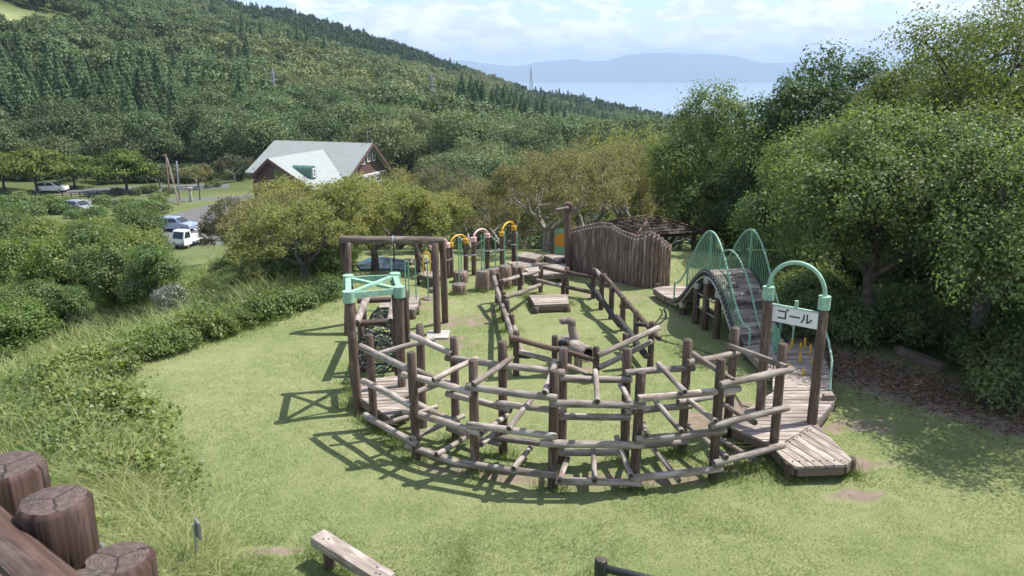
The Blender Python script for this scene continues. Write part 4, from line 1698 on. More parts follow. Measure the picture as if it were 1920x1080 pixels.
def build_hoops():
    specs = [('pair of log posts joined by the rightmost and tallest yellow hoop', (941, 436, 947, 530), (963.5, 425, 966, 520), 417, 'yellow'),
             ('pair of log posts joined by a pink hoop', (888, 446, 890, 540), (913.5, 439, 915, 530), 430, 'pink'),
             ('pair of log posts joined by a yellow hoop left of the pink one', (845, 456, 846, 545), (873, 449, 875, 538), 441, 'yellow'),
             ('pair of log posts joined by a pink hoop behind the rope frame leg', (811, 462, 812, 548), (838.5, 457.5, 839.5, 548), 447, 'pink')]
    for lab, a, b_, ap, colr in specs:
        ga, gb = G(a[2], a[3]), G(b_[2], b_[3])
        ga.y += 1.6
        gb.y += 1.6
        ta, tb = PY(a[0], a[1], ga.y), PY(b_[0], b_[1], gb.y)
        rt = thing('hoop_gate', lab, 'hoop gate', ((ga.x + gb.x) / 2, (ga.y + gb.y) / 2, 0), 'coloured hoop gates')
        for g, t in ((ga, ta), (gb, tb)):
            log('post', (t.x, g.y, tz(t.x, g.y) - .1), t, .075, M['post'], rt, sides=12)
            MB().tube([t + Vector((0, 0, -.11)), t + Vector((0, 0, .02))], .092, 14).obj('cap', M[colr], rt, [True] * 14 + [False] * 2)
        mid = (ta + tb) / 2
        hgt = PY((a[0] + b_[0]) / 2, ap, mid.y).z - mid.z
        pts = [mid + (tb - ta) / 2 * -math.cos(t) + Vector((0, 0, hgt * math.sin(t))) for t in np.linspace(0, math.pi, 21)]
        MB().tube(pts, .028, 10).obj('hoop', M[colr], rt, True)
        cl = MB()
        for g, t in ((ga, ta), (gb, tb)):
            z = t.z * .55
            cl.tube([(t.x - .1, g.y - .08, z), (t.x + .1, g.y - .08, z)], .02, 6)
        cl.obj('clamp', M['metal'], rt)
    # chain of rope grips that swings between the posts
    o = MB()
    a, b_ = G(890, 530), G(945, 520)
    a.y += 1.5
    b_.y += 1.5
    for i in range(23):
        t = i / 22
        p = a + (b_ - a) * t
        p.z = .62 - .10 * math.sin(math.pi * t) + .02 * (i % 2)
        o.tube([p, p + Vector((.07, 0, .015))], .032, 6)
    ch = o.obj('rope_chain', M['rope_pale'])
    tag(ch, 'pale and black rope chain strung low between the pink and yellow hoop posts', 'rope')
    for x, y_ in ((865, 520), (920, 510)):
        pass
    # small yellow grab hoop on the far deck
    g = G(800, 513, .35)
    l, r_ = PY(794, 512, g.y), PY(807, 512, g.y)
    top = PY(800, 473, g.y).z
    rr = (r_.x - l.x) / 2
    pts = [Vector((l.x, g.y, .33))] + [Vector((l.x + rr - rr * math.cos(t), g.y, top - rr + rr * math.sin(t))) for t in np.linspace(0, math.pi, 13)] + [Vector((r_.x, g.y, .33))]
    gh = thing('grab_hoop', 'small upright yellow grab hoop on the far deck by the pond', 'hoop', (g.x, g.y, .35))
    MB().tube(pts, .02, 8).obj('pipe', M['yellow'], gh, True)
    # leaning poles with a carved head
    ln = thing('leaning_frame', 'two crossed leaning logs with a dark carved head by the pond', 'log frame', (G(803, 540).x, 23.6, 0))
    log('leg', PY(777, 452, 24.0), Vector((PY(803, 522, 23.2).x, 23.2, tz(-2.5, 23.2) - .05)), .06, M['post'], ln)
    log('leg', PY(814, 428, 24.2), Vector((PY(840, 512, 24.6).x, 24.6, tz(-2, 24.6) - .05)), .06, M['post'], ln)
    log('post', Vector((PY(785, 530, 24.4).x, 24.4, -.1)), PY(782, 462, 24.4), .085, M['post'], ln)
    log('crossbar', PY(777, 454, 24.1), PY(818, 432, 24.2), .05, M['post'], ln, rings=2)
    MB().tube([PY(809, 431, 24.1), PY(813, 429, 24.1), PY(818, 430, 24.1)], [.06, .10, .07], 10).obj('head', M['dark_rail'], ln, True)


build_hoops()


# ------------------------------------------------------------------ hip-roofed shelter
def build_shelter():
    Y0 = 35.0
    gz = tz(6.5, Y0)
    ap = PY(1222, 405, Y0)
    ev = PY(1301, 447, Y0 - 2.3)
    ez = ev.z
    lf = PY(1140, 419, Y0 + .2)
    rt = thing('shelter', 'brown hip-roofed open shelter with faded ridge caps behind the log wall', 'shelter', (ap.x, Y0, gz))
    a = math.radians(20)
    R_ = 2.3
    cor = [Vector((ap.x + R_ * math.cos(a + k * math.pi / 2 + math.pi / 4) * 1.05, Y0 + R_ * math.sin(a + k * math.pi / 2 + math.pi / 4), ez)) for k in range(4)]
    A = Vector((ap.x, Y0, ap.z))
    for k in range(4):
        p, q = cor[k], cor[(k + 1) % 4]
        dn = Vector((0, 0, -.07))
        V = [p, q, A, p + dn, q + dn, A + dn]
        obj('roof_slope', V, [(0, 1, 2), (5, 4, 3), (0, 3, 4, 1)], M['shingle'], rt)
        # overlapping courses of shingles, each lifted at its lower edge
        up = (q - p).cross(A - p).normalized()
        up = up if up.z > 0 else -up
        for i in range(7):
            f0, f1 = i / 7, min(.985, (i + 1) / 7 + .03)
            a0, b0 = p + (A - p) * f0 + up * .045, q + (A - q) * f0 + up * .045
            a1, b1 = p + (A - p) * f1 + up * .012, q + (A - q) * f1 + up * .012
            V = [a0, b0, b1, a1] + [v - up * .010 for v in (a0, b0, b1, a1)]
            obj('shingle_course', V, [(0, 1, 2, 3), (7, 6, 5, 4), (0, 4, 5, 1), (1, 5, 6, 2), (2, 6, 7, 3), (3, 7, 4, 0)], M['shingle'], rt)
        log('ridge_cap', cor[k] + Vector((0, 0, .05)), A + Vector((0, 0, .05)), .055, M['ridge_tile'], rt, sides=8, rings=2, end='end')
        c = A + (p - A) * .80
        log('post', (c.x, c.y, tz(c.x, c.y) - .1), (c.x, c.y, ez + (A.z - ez) * .2 - .08), .11, M['post'], rt)
    for k in range(4):
        p, q = A + (cor[k] - A) * .8, A + (cor[(k + 1) % 4] - A) * .8
        z = ez - .02 + (A.z - ez) * .1
        log('beam', (p.x, p.y, z), (q.x, q.y, z), .07, M['post'], rt, sides=8, rings=2)


build_shelter()


# ------------------------------------------------------------------ bench, notice board, kerb log, fence post, boulder
def build_bench():
    z = .40
    c = [G(582, 1007, z), G(608, 992, z), G(741, 1074, z), G(716, 1092, z)]
    d = (c[2] - c[1])
    rt = thing('bench', 'low timber bench of one heavy weathered beam in the foreground grass', 'bench', ((c[0].x + c[2].x) / 2, (c[0].y + c[2].y) / 2, 0))
    d.normalize()
    ctr = sum(c, Vector((0, 0, 0))) / 4
    wv = (c[1] - c[0]).normalized()
    board('seat', [(p.x, p.y) for p in c], z - .12, z, d.x, d.y, M['plank'], rt)
    for f in (.16, .84):
        p = (c[0] + c[1]) / 2 + ((c[2] + c[3]) / 2 - (c[0] + c[1]) / 2) * f
        log('leg', (p.x, p.y, -.1), (p.x, p.y, z - .12), .075, M['post'], rt, rings=2)
    bl = MB()
    for f in (.12, .16, .82, .87, .91):
        p = (c[0] + c[1]) / 2 + ((c[2] + c[3]) / 2 - (c[0] + c[1]) / 2) * f + wv * rnd.uniform(-.05, .05)
        bl.tube([(p.x, p.y, z - .004), (p.x, p.y, z + .003)], .014, 8)
    bl.obj('bolt', M['ink'], rt)


build_bench()


def build_notice():
    Y = 8.75
    b_ = PY(369, 1019, Y)
    rt = thing('notice_board', 'small grey metal notice board seen from behind in the grass', 'notice board', (b_.x, b_.y, tz(b_.x, b_.y)))
    a, c = PY(360, 966, Y), PY(381, 984, Y - .35)
    ux = (c - a)
    ux.z = 0
    w = ux.length
    ux.normalize()
    ctr = PY(371, 992, Y - .17)
    n_ = Vector((-ux.y, ux.x, 0))
    MB().box(ctr, ux * .085, n_ * .012, (0, 0, .115)).obj('panel', M['greymetal'], rt)
    p = ctr - n_ * .035 - ux * .03
    MB().tube([(p.x, p.y, tz(p.x, p.y) - .1), (p.x, p.y, ctr.z + .06)], .018, 8).obj('post', M['metal'], rt, True)


build_notice()


def build_corner_fence():
    t = PY(1127, 1048, 7.7)
    rt = thing('black_fence', 'black painted post and rail fence end at the bottom edge of the lawn', 'fence', (t.x, t.y, tz(t.x, t.y)))
    log('post', (t.x, t.y, tz(t.x, t.y) - .1), t, .072, M['black'], rt, sides=18, end='end')
    log('rail', (t.x + .05, t.y, t.z - .12), (t.x + 2.2, t.y - .75, t.z - .22), .045, M['black'], rt)
    p = Vector((t.x + 2.2, t.y - .75, t.z - .1))
    log('post', (p.x, p.y, tz(p.x, p.y) - .1), p, .072, M['black'], rt, sides=18)


build_corner_fence()


def build_kerb():
    a, b_ = G(1680, 662), G(1768, 697)
    rt = thing('kerb_timber', 'squared old timber lying beside the shaded dirt path', 'timber', (a + b_) / 2)
    d = (b_ - a).normalized()
    s = Vector((-d.y, d.x, 0))
    mb = MB().box((a + b_) / 2 + Vector((0, 0, .08)), d * (b_ - a).length / 2, s * .09, (0, 0, .10))
    U = [[((Vector(mb.v[k]) - a).dot(s) + Vector(mb.v[k]).z, (Vector(mb.v[k]) - a).dot(d)) for k in f] for f in mb.f]
    obj('beam', mb.v, mb.f, M['plank_dark'], rt, uvs=U)


build_kerb()


def rock(name, c, r, seed, parent=None):
    import bmesh
    bm = bmesh.new()
    bmesh.ops.create_icosphere(bm, subdivisions=4, radius=1)
    for v in bm.verts:
        p = v.co
        k = 1 + .22 * float(vnoise(p.x * 3 + seed, p.y * 3 + p.z * 2.1, 1.3, seed)) + .10 * float(vnoise(p.x * 9 + seed, p.y * 9 + p.z * 7, 1.6, seed + 3))
        v.co = Vector((p.x * r[0] * k, p.y * r[1] * k, p.z * r[2] * k))
    me = bpy.data.meshes.new(name)
    bm.to_mesh(me)
    bm.free()
    me.materials.append(M['rock'])
    me.polygons.foreach_set('use_smooth', [True] * len(me.polygons))
    o = link_mesh(name, me, parent)
    o.location = c
    return o


c_ = PY(630, 528, 26.4)
tag(rock('boulder', (c_.x, 26.4, tz(c_.x, 26.4) + .25), (.52, .45, .45), 3), 'big round grey boulder at the lawn edge left of the rope frame', 'boulder')
for i_, (px_, py_, Y_, r_, lab_) in enumerate(((935, 515, 0, 0, ''), (770, 507, 25.5, .22, 'grey stone on the pond rim in front of the water'), (792, 508, 25.6, .2, 'grey stone at the right end of the pond'))):
    if r_:
        c_ = PY(px_, py_, Y_)
        tag(rock('stone', (c_.x, Y_, tz(c_.x, Y_) + .05), (r_, r_, r_ * .7), 5 + i_), lab_, 'stone')

# pond
pp = [(678, 505), (700, 503), (745, 504), (764, 508), (768, 500), (760, 487), (720, 481), (690, 484), (668, 494)]
o = MB().prism([tuple(G(x, y_, .06))[:2] for x, y_ in pp], .02, .06).obj('pond', M['pond'])
tag(o, kind='structure')
# garden hose in the grass
hp = [PY(1245, 581, G(1245, 581).y), G(1249, 588), G(1248, 598), G(1240, 606), G(1228, 612)]
o = MB().tube([Vector((p.x, p.y, .02)) for p in hp], .022, 8).obj('hose', M['black'], None, True)
tag(o, 'short curved black hose lying on bare grass outside the log loop', 'hose')
hp = [G(1236, 636), G(1260, 645), G(1285, 651), G(1310, 657), G(1345, 668), G(1372, 690), G(1378, 740), G(1392, 762), G(1420, 768)]
o = MB().tube([Vector((p.x, p.y, .012)) for p in hp], .012, 6).obj('rope', M['rope'], None, True)
tag(o, 'thin dark rope lying across the grass from the log loop to the goal deck', 'rope')
# white marker posts
for px_, py_, Y_, h_, lab_ in ((38, 600, 26.0, 1.15, 'white marker post standing in the weeds at the left edge'), (172, 425, 46, 1.0, 'white marker post among the far bushes left of the cars')):
    p = hit(px_, py_, 12)
    o = MB().tube([(p.x, p.y, p.z - .1), (p.x, p.y, p.z + h_)], .06, 10).obj('marker_post', M['white'])
    tag(o, lab_, 'marker post')


# ------------------------------------------------------------------ foreground palisade by the camera
def build_foreground_logs():
    specs = [('thickest red-brown log post at the far left edge of the foreground', 10, 872, 2.75, .130), ('red-brown foreground log post with a knot and a split top', 100, 936, 2.45, .110),
             ('lowest red-brown foreground log post nearest the bottom middle', 221, 1045, 2.35, .108), ('slanting red-brown log at the bottom left corner', 10, 1040, 2.0, .09)]
    for lab, px, py, dep, r in specs:
        d = ray(px, py)
        p = Vector((d.x * dep, d.y * dep, EYE + d.z * dep))
        rt = thing('log_post', lab, 'log post', (p.x, p.y, tz(p.x, p.y)), 'red-brown logs by the camera')
        lo = Vector((p.x, p.y, tz(p.x, p.y) - .3))
        if 'slanting' in lab:
            q = PY(150, 1180, 1.75)
            log('trunk', q, PY(-90, 950, 2.35), r, M['red_log'], rt, sides=40, end='end_red', rings=10, rough=.03)
            log('prop', Vector((q.x - .1, q.y + .2, tz(q.x, q.y) - .2)), q + Vector((-.05, .1, .05)), .1, M['red_log'], rt, sides=16)
        else:
            log('trunk', lo, p, r, M['red_log'], rt, sides=40, end='end_red', rings=10, rough=.035, taper=.95)
    a = PY(172, 1027, 2.5)
    o = MB().tube([PY(150, 1036, 2.6), PY(193, 1021, 2.6)], .010, 10).obj('metal_peg', M['metal'], None, True)
    tag(o, 'short metal peg sticking out between two foreground log posts', 'peg')


build_foreground_logs()

# ================================================================== vegetation


def unit(a):
    return a / np.maximum(np.linalg.norm(a, axis=1, keepdims=True), 1e-9)


def leaves(C, Nr, size, tint, aspect=.55, fold=.12):
    """one folded rhombic leaf (quad) per centre"""
    n = len(C)
    Nr = unit(Nr)
    t = rng.normal(size=(n, 3))
    t = unit(t - Nr * (t * Nr).sum(1, keepdims=True))
    b_ = np.cross(Nr, t)
    s = np.asarray(size).reshape(-1, 1) * np.ones((n, 1))
    V = np.stack([C - t * s * .5, C + b_ * s * .5 * aspect + Nr * s * fold, C + t * s * .5, C - b_ * s * .5 * aspect + Nr * s * fold], 1).reshape(-1, 3)
    F = np.arange(4 * n).reshape(n, 4)
    return V, F, np.repeat(tint, 4)


def crown(lobes, nclump, per, clump_r, size, jitter=.65, up=.35, inner=.25, flat=1.0, shell=(.72, 1.02)):
    """clumps of leaves over the surface of overlapping lobes; returns leaf arrays and clump centres"""
    lobes = np.asarray(lobes, float)
    area = (lobes[:, 3] * lobes[:, 5]) ** .9
    li = rng.choice(len(lobes), nclump, p=area / area.sum())
    d = unit(rng.normal(size=(nclump, 3)))
    d[:, 2] = np.where(d[:, 2] < -.45, -d[:, 2], d[:, 2])
    rad = rng.uniform(shell[0], shell[1], nclump)
    rad = np.where(rng.random(nclump) < inner, rng.uniform(.35, .8, nclump), rad)
    P = lobes[li, :3] + d * lobes[li, 3:6] * rad[:, None]
    # drop clumps deep inside another lobe
    keep = np.ones(nclump, bool)
    for k in range(len(lobes)):
        q = ((P - lobes[k, :3]) / lobes[k, 3:6])
        keep &= ~(((q ** 2).sum(1) < .40) & (li != k))
    P, d = P[keep], d[keep]
    m = len(P)
    ct = rng.random(m)
    off = rng.normal(size=(m, per, 3)) * .5
    off[:, :, 2] *= flat
    cr = clump_r * rng.uniform(.7, 1.25, m)
    C = P[:, None, :] + off * cr[:, None, None]
    nr = d[:, None, :] * .8 + unit(off.reshape(-1, 3)).reshape(off.shape) * .55 + rng.normal(size=off.shape) * jitter
    nr[:, :, 2] += up
    sz = size * rng.uniform(.65, 1.3, m * per)
    tint = np.clip(ct[:, None] * .65 + rng.random((m, per)) * .45 - .05 + .0 * off[:, :, 0], 0, 1)
    return leaves(C.reshape(-1, 3), nr.reshape(-1, 3), sz, tint.reshape(-1)), P


def trunk_mesh(base_r, pts_main, targets, sides=8, bend=.25):
    mb = MB()
    n = len(pts_main)
    mb.tube(pts_main, [base_r * (1 - .55 * i / (n - 1)) * (1.25 if i == 0 else 1) for i in range(n)], sides + 2, False)
    for a, q, r in targets:
        a, q = Vector(a), Vector(q)
        L = (q - a).length
        m1 = a.lerp(q, .35) + Vector((rnd.uniform(-1, 1), rnd.uniform(-1, 1), rnd.uniform(-.2, .6))) * L * bend * .4
        m2 = a.lerp(q, .7) + Vector((rnd.uniform(-1, 1), rnd.uniform(-1, 1), rnd.uniform(-.2, .6))) * L * bend * .4
        mb.tube([a, m1, m2, q], [r, r * .72, r * .48, r * .2], 6, False)
    return mb


def set_mat(o, m):
    o.material_slots[0].link = 'OBJECT'
    o.material_slots[0].material = m


def tree_from(name, label, cat, loc, protos, mats=None, rot=None, scale=1.0, group=None):
    """copy of a thing made from (part name, mesh) pairs"""
    rt = thing(name, label, cat, loc, group)
    rt.rotation_euler = (0, 0, rnd.uniform(0, 6.28) if rot is None else rot)
    rt.scale = scale if isinstance(scale, (tuple, list)) else (scale, scale, scale)
    for pn, me, mt in protos:
        o = link_mesh(pn, me, rt)
        if mats and pn in mats:
            set_mat(o, mats[pn])
    return rt


def mb_mesh(name, mb, mat, smooth=True):
    me = bpy.data.meshes.new(name)
    me.from_pydata(mb.v, [], mb.f)
    me.materials.append(mat)
    if smooth:
        me.polygons.foreach_set('use_smooth', [True] * len(me.polygons))
    me.update()
    return me


def broad_proto(H, R, trunk_h, nl, nclump, per, cr, size, mat, bark, squash=.75, base_r=.16, twigs=40, **kw):
    """spreading evergreen: lobes round a bent trunk"""
    zc = trunk_h + (H - trunk_h) * .5
    hz = (H - trunk_h) * .5
    lobes = [(0, 0, zc + hz * .25, R * .62, R * .62, hz * .75)]
    for k in range(nl):
        a = 2 * math.pi * (k + rnd.random() * .6) / nl
        rr = R * rnd.uniform(.42, .68)
        f = rnd.uniform(-.55, .45)
        q = rnd.uniform(.34, .52)
        lobes.append((rr * math.cos(a), rr * math.sin(a), zc + hz * f, R * q, R * q, R * q * squash))
    (V, F, T), P = crown(lobes, nclump, per, cr, size, **kw)
    top = Vector((rnd.uniform(-.2, .2), rnd.uniform(-.2, .2), zc))
    main = [Vector((0, 0, -.3)), Vector((.05, .04, trunk_h * .5)), Vector((-.05, .06, trunk_h)), top]
    tg = []
    for L in lobes[1:]:
        tg.append((main[2].lerp(top, rnd.random() * .6), L[:3], base_r * .55))
    for _ in range(twigs):
        p = P[rnd.randrange(len(P))]
        L = lobes[1 + rnd.randrange(len(lobes) - 1)]
        near = min(lobes, key=lambda l: (l[0] - p[0]) ** 2 + (l[1] - p[1]) ** 2 + (l[2] - p[2]) ** 2)
        tg.append((near[:3], tuple(p), base_r * .16))
    tm = trunk_mesh(base_r, main, tg)
    return [('trunk', mb_mesh('trunk', tm, bark), None), ('crown', big_mesh('crown', V, F, mat, T), None)]


def cherry_proto(H, R, nleaf, leaf, mat, bark, depth=5, seed=1, up=.30, base_r=.15, droop=.0, fork=3):
    """open vase-shaped tree with visible grey branches and thin foliage along its twigs"""
    r_ = random.Random(seed)
    mb = MB()
    tips = []

    def grow(p, d, L, rad, dep):
        pts = [p]
        q = p
        dd = d.copy()
        for i in range(3):
            dd = (dd + Vector((r_.uniform(-1, 1), r_.uniform(-1, 1), r_.uniform(-.6, .8))) * .16).normalized()
            q = q + dd * (L / 3)
            pts.append(q)
        mb.tube(pts, [rad, rad * .85, rad * .7, rad * .55], 7 if dep > 3 else (5 if dep > 1 else 3), False)
        if dep <= 2:
            for i in range(3):
                tips.append((pts[i], pts[i + 1]))
        if dep == 0:
            return
        nb = fork if dep > 1 else fork + 1
        for k in range(nb):
            a = 2 * math.pi * (k + r_.random() * .8) / nb
            _, u, v = basis(dd)
            spread = r_.uniform(.5, .95)
            nd = (dd + (u * math.cos(a) + v * math.sin(a)) * spread)
            nd.z = nd.z * .75 + up * (.3 if dep < 3 else 1) - droop * (dep < 2)
            start = pts[3] if r_.random() < .6 else pts[2].lerp(pts[3], r_.random())
            grow(start, nd.normalized(), L * r_.uniform(.62, .84), rad * .55, dep - 1)
    th = H * .22
    mb.tube([Vector((0, 0, -.3)), Vector((.03, 0, th * .5)), Vector((0, .04, th))], [base_r * 1.3, base_r, base_r * .9], 9, False)
    nb = 4
    for k in range(nb):
        a = 2 * math.pi * (k + r_.random() * .5) / nb
        grow(Vector((0, .04, th * r_.uniform(.8, 1))), Vector((math.cos(a), math.sin(a), r_.uniform(.5, .95))).normalized(), R * .42, base_r * .62, depth - 1)
    A = np.array([t[0] for t in tips])
    B = np.array([t[1] for t in tips])
    # fit to wanted size
    allp = np.array([tuple(v) for v in mb.v])
    kx = R / max(1e-6, np.percentile(np.hypot(allp[:, 0], allp[:, 1]), 97))
    kz = H / allp[:, 2].max()
    S = np.array([kx, kx, kz])
    mb.v = [(v[0] * kx, v[1] * kx, v[2] * kz) for v in mb.v]
    A, B = A * S, B * S
    i = rng.integers(0, len(A), nleaf)
    t = rng.random((nleaf, 1))
    C = A[i] + (B[i] - A[i]) * t + rng.normal(size=(nleaf, 3)) * .085
    nr = rng.normal(size=(nleaf, 3)) * .8 + np.array([0, 0, .7])
    ct = rng.random(len(A))
    tint = np.clip(ct[i] * .6 + rng.random(nleaf) * .45, 0, 1)
    V, F, T = leaves(C, nr, leaf * rng.uniform(.7, 1.3, nleaf), tint)
    return [('trunk', mb_mesh('trunk', mb, bark), None), ('crown', big_mesh('crown', V, F, mat, T), None)]


# ------------------------------------------------------------------ the hillside forest
def cheap_crown(kind, H, R, n, size, mat):
    if kind == 'broad':
        lobes = [(0, 0, H * .62, R * .8, R * .8, H * .34)]
        for k in range(6):
            a = k * 1.05 + rnd.random()
            f = R * rnd.uniform(.4, .62)
            lobes.append((f * math.cos(a), f * math.sin(a), H * rnd.uniform(.42, .78), R * rnd.uniform(.34, .5), R * rnd.uniform(.34, .5), H * rnd.uniform(.13, .2)))
        per = 12
        (V, F, T), P = crown(lobes, int(n / per * 1.25), per, R * .22, size, jitter=.55, up=.45, inner=.05)
    else:
        m = n
        z = rng.random(m) ** .72
        rr = R * (1 - z) ** .8 * (.45 + .55 * np.abs(np.sin(z * 46 + rng.random(m) * .6))) + .08
        a = rng.random(m) * 2 * np.pi
        lob = 1 + .22 * np.sin(a * 5 + z * 20)
        rr = rr * lob * rng.uniform(.6, 1.05, m)
        C = np.stack([rr * np.cos(a), rr * np.sin(a), H * (.10 + .90 * z) - rr * .28], 1)
        nr = np.stack([np.cos(a), np.sin(a), np.full(m, .75)], 1) + rng.normal(size=(m, 3)) * .45
        V, F, T = leaves(C, nr, size * rng.uniform(.6, 1.3, m) * (1 - .45 * z), np.clip(rng.random(m) * .8 + .2 * z, 0, 1), .6)
    # trunk
    r = R * .05 + .06
    k = len(V)
    tv = np.array([[r * math.cos(a), r * math.sin(a), z] for z in (-.6, H * .5) for a in (0, 2.09, 4.19)])
    tf = np.array([[k + i, k + (i + 1) % 3, k + 3 + (i + 1) % 3, k + 3 + i] for i in range(3)])
    me = big_mesh('tree', np.vstack([V, tv]), np.vstack([F, tf]), mat, np.concatenate([T, np.zeros(6)]))
    me.materials.append(M['bark'])
    mi = np.zeros(len(F) + 3, np.int32)
    mi[-3:] = 1
    me.polygons.foreach_set('material_index', mi)
    return me


def scatter(name, P, sc, rz, proto):
    """one stuff object: trees instanced on points"""
    me = bpy.data.meshes.new(name)
    me.vertices.add(len(P))
    me.vertices.foreach_set('co', np.ascontiguousarray(P, np.float32).ravel())
    a = me.attributes.new('size', 'FLOAT', 'POINT')
    a.data.foreach_set('value', np.asarray(sc, np.float32))
    a = me.attributes.new('turn', 'FLOAT_VECTOR', 'POINT')
    R = np.zeros((len(P), 3), np.float32)
    R[:, 2] = rz
    a.data.foreach_set('vector', R.ravel())
    o = link_mesh(name, me)
    ng = bpy.data.node_groups.new(name, 'GeometryNodeTree')
    ng.interface.new_socket('Geometry', in_out='INPUT', socket_type='NodeSocketGeometry')
    ng.interface.new_socket('Geometry', in_out='OUTPUT', socket_type='NodeSocketGeometry')
    n, l = ng.nodes, ng.links
    gi, go = N(n, 'NodeGroupInput'), N(n, 'NodeGroupOutput')
    oi = N(n, 'GeometryNodeObjectInfo', transform_space='ORIGINAL')
    oi.inputs['Object'].default_value = proto
    ip = N(n, 'GeometryNodeInstanceOnPoints')
    s_ = N(n, 'GeometryNodeInputNamedAttribute', data_type='FLOAT')
    s_.inputs['Name'].default_value = 'size'
    t_ = N(n, 'GeometryNodeInputNamedAttribute', data_type='FLOAT_VECTOR')
    t_.inputs['Name'].default_value = 'turn'
    l.new(gi.outputs[0], ip.inputs['Points'])
    l.new(oi.outputs['Geometry'], ip.inputs['Instance'])
    l.new(s_.outputs[0], ip.inputs['Scale'])
    l.new(t_.outputs[0], ip.inputs['Rotation'])
    l.new(ip.outputs[0], go.inputs[0])
    md = o.modifiers.new('scatter', 'NODES')
    md.node_group = ng
    tag(o, kind='stuff')
    return o


HOUSE_C = (-25, 98)


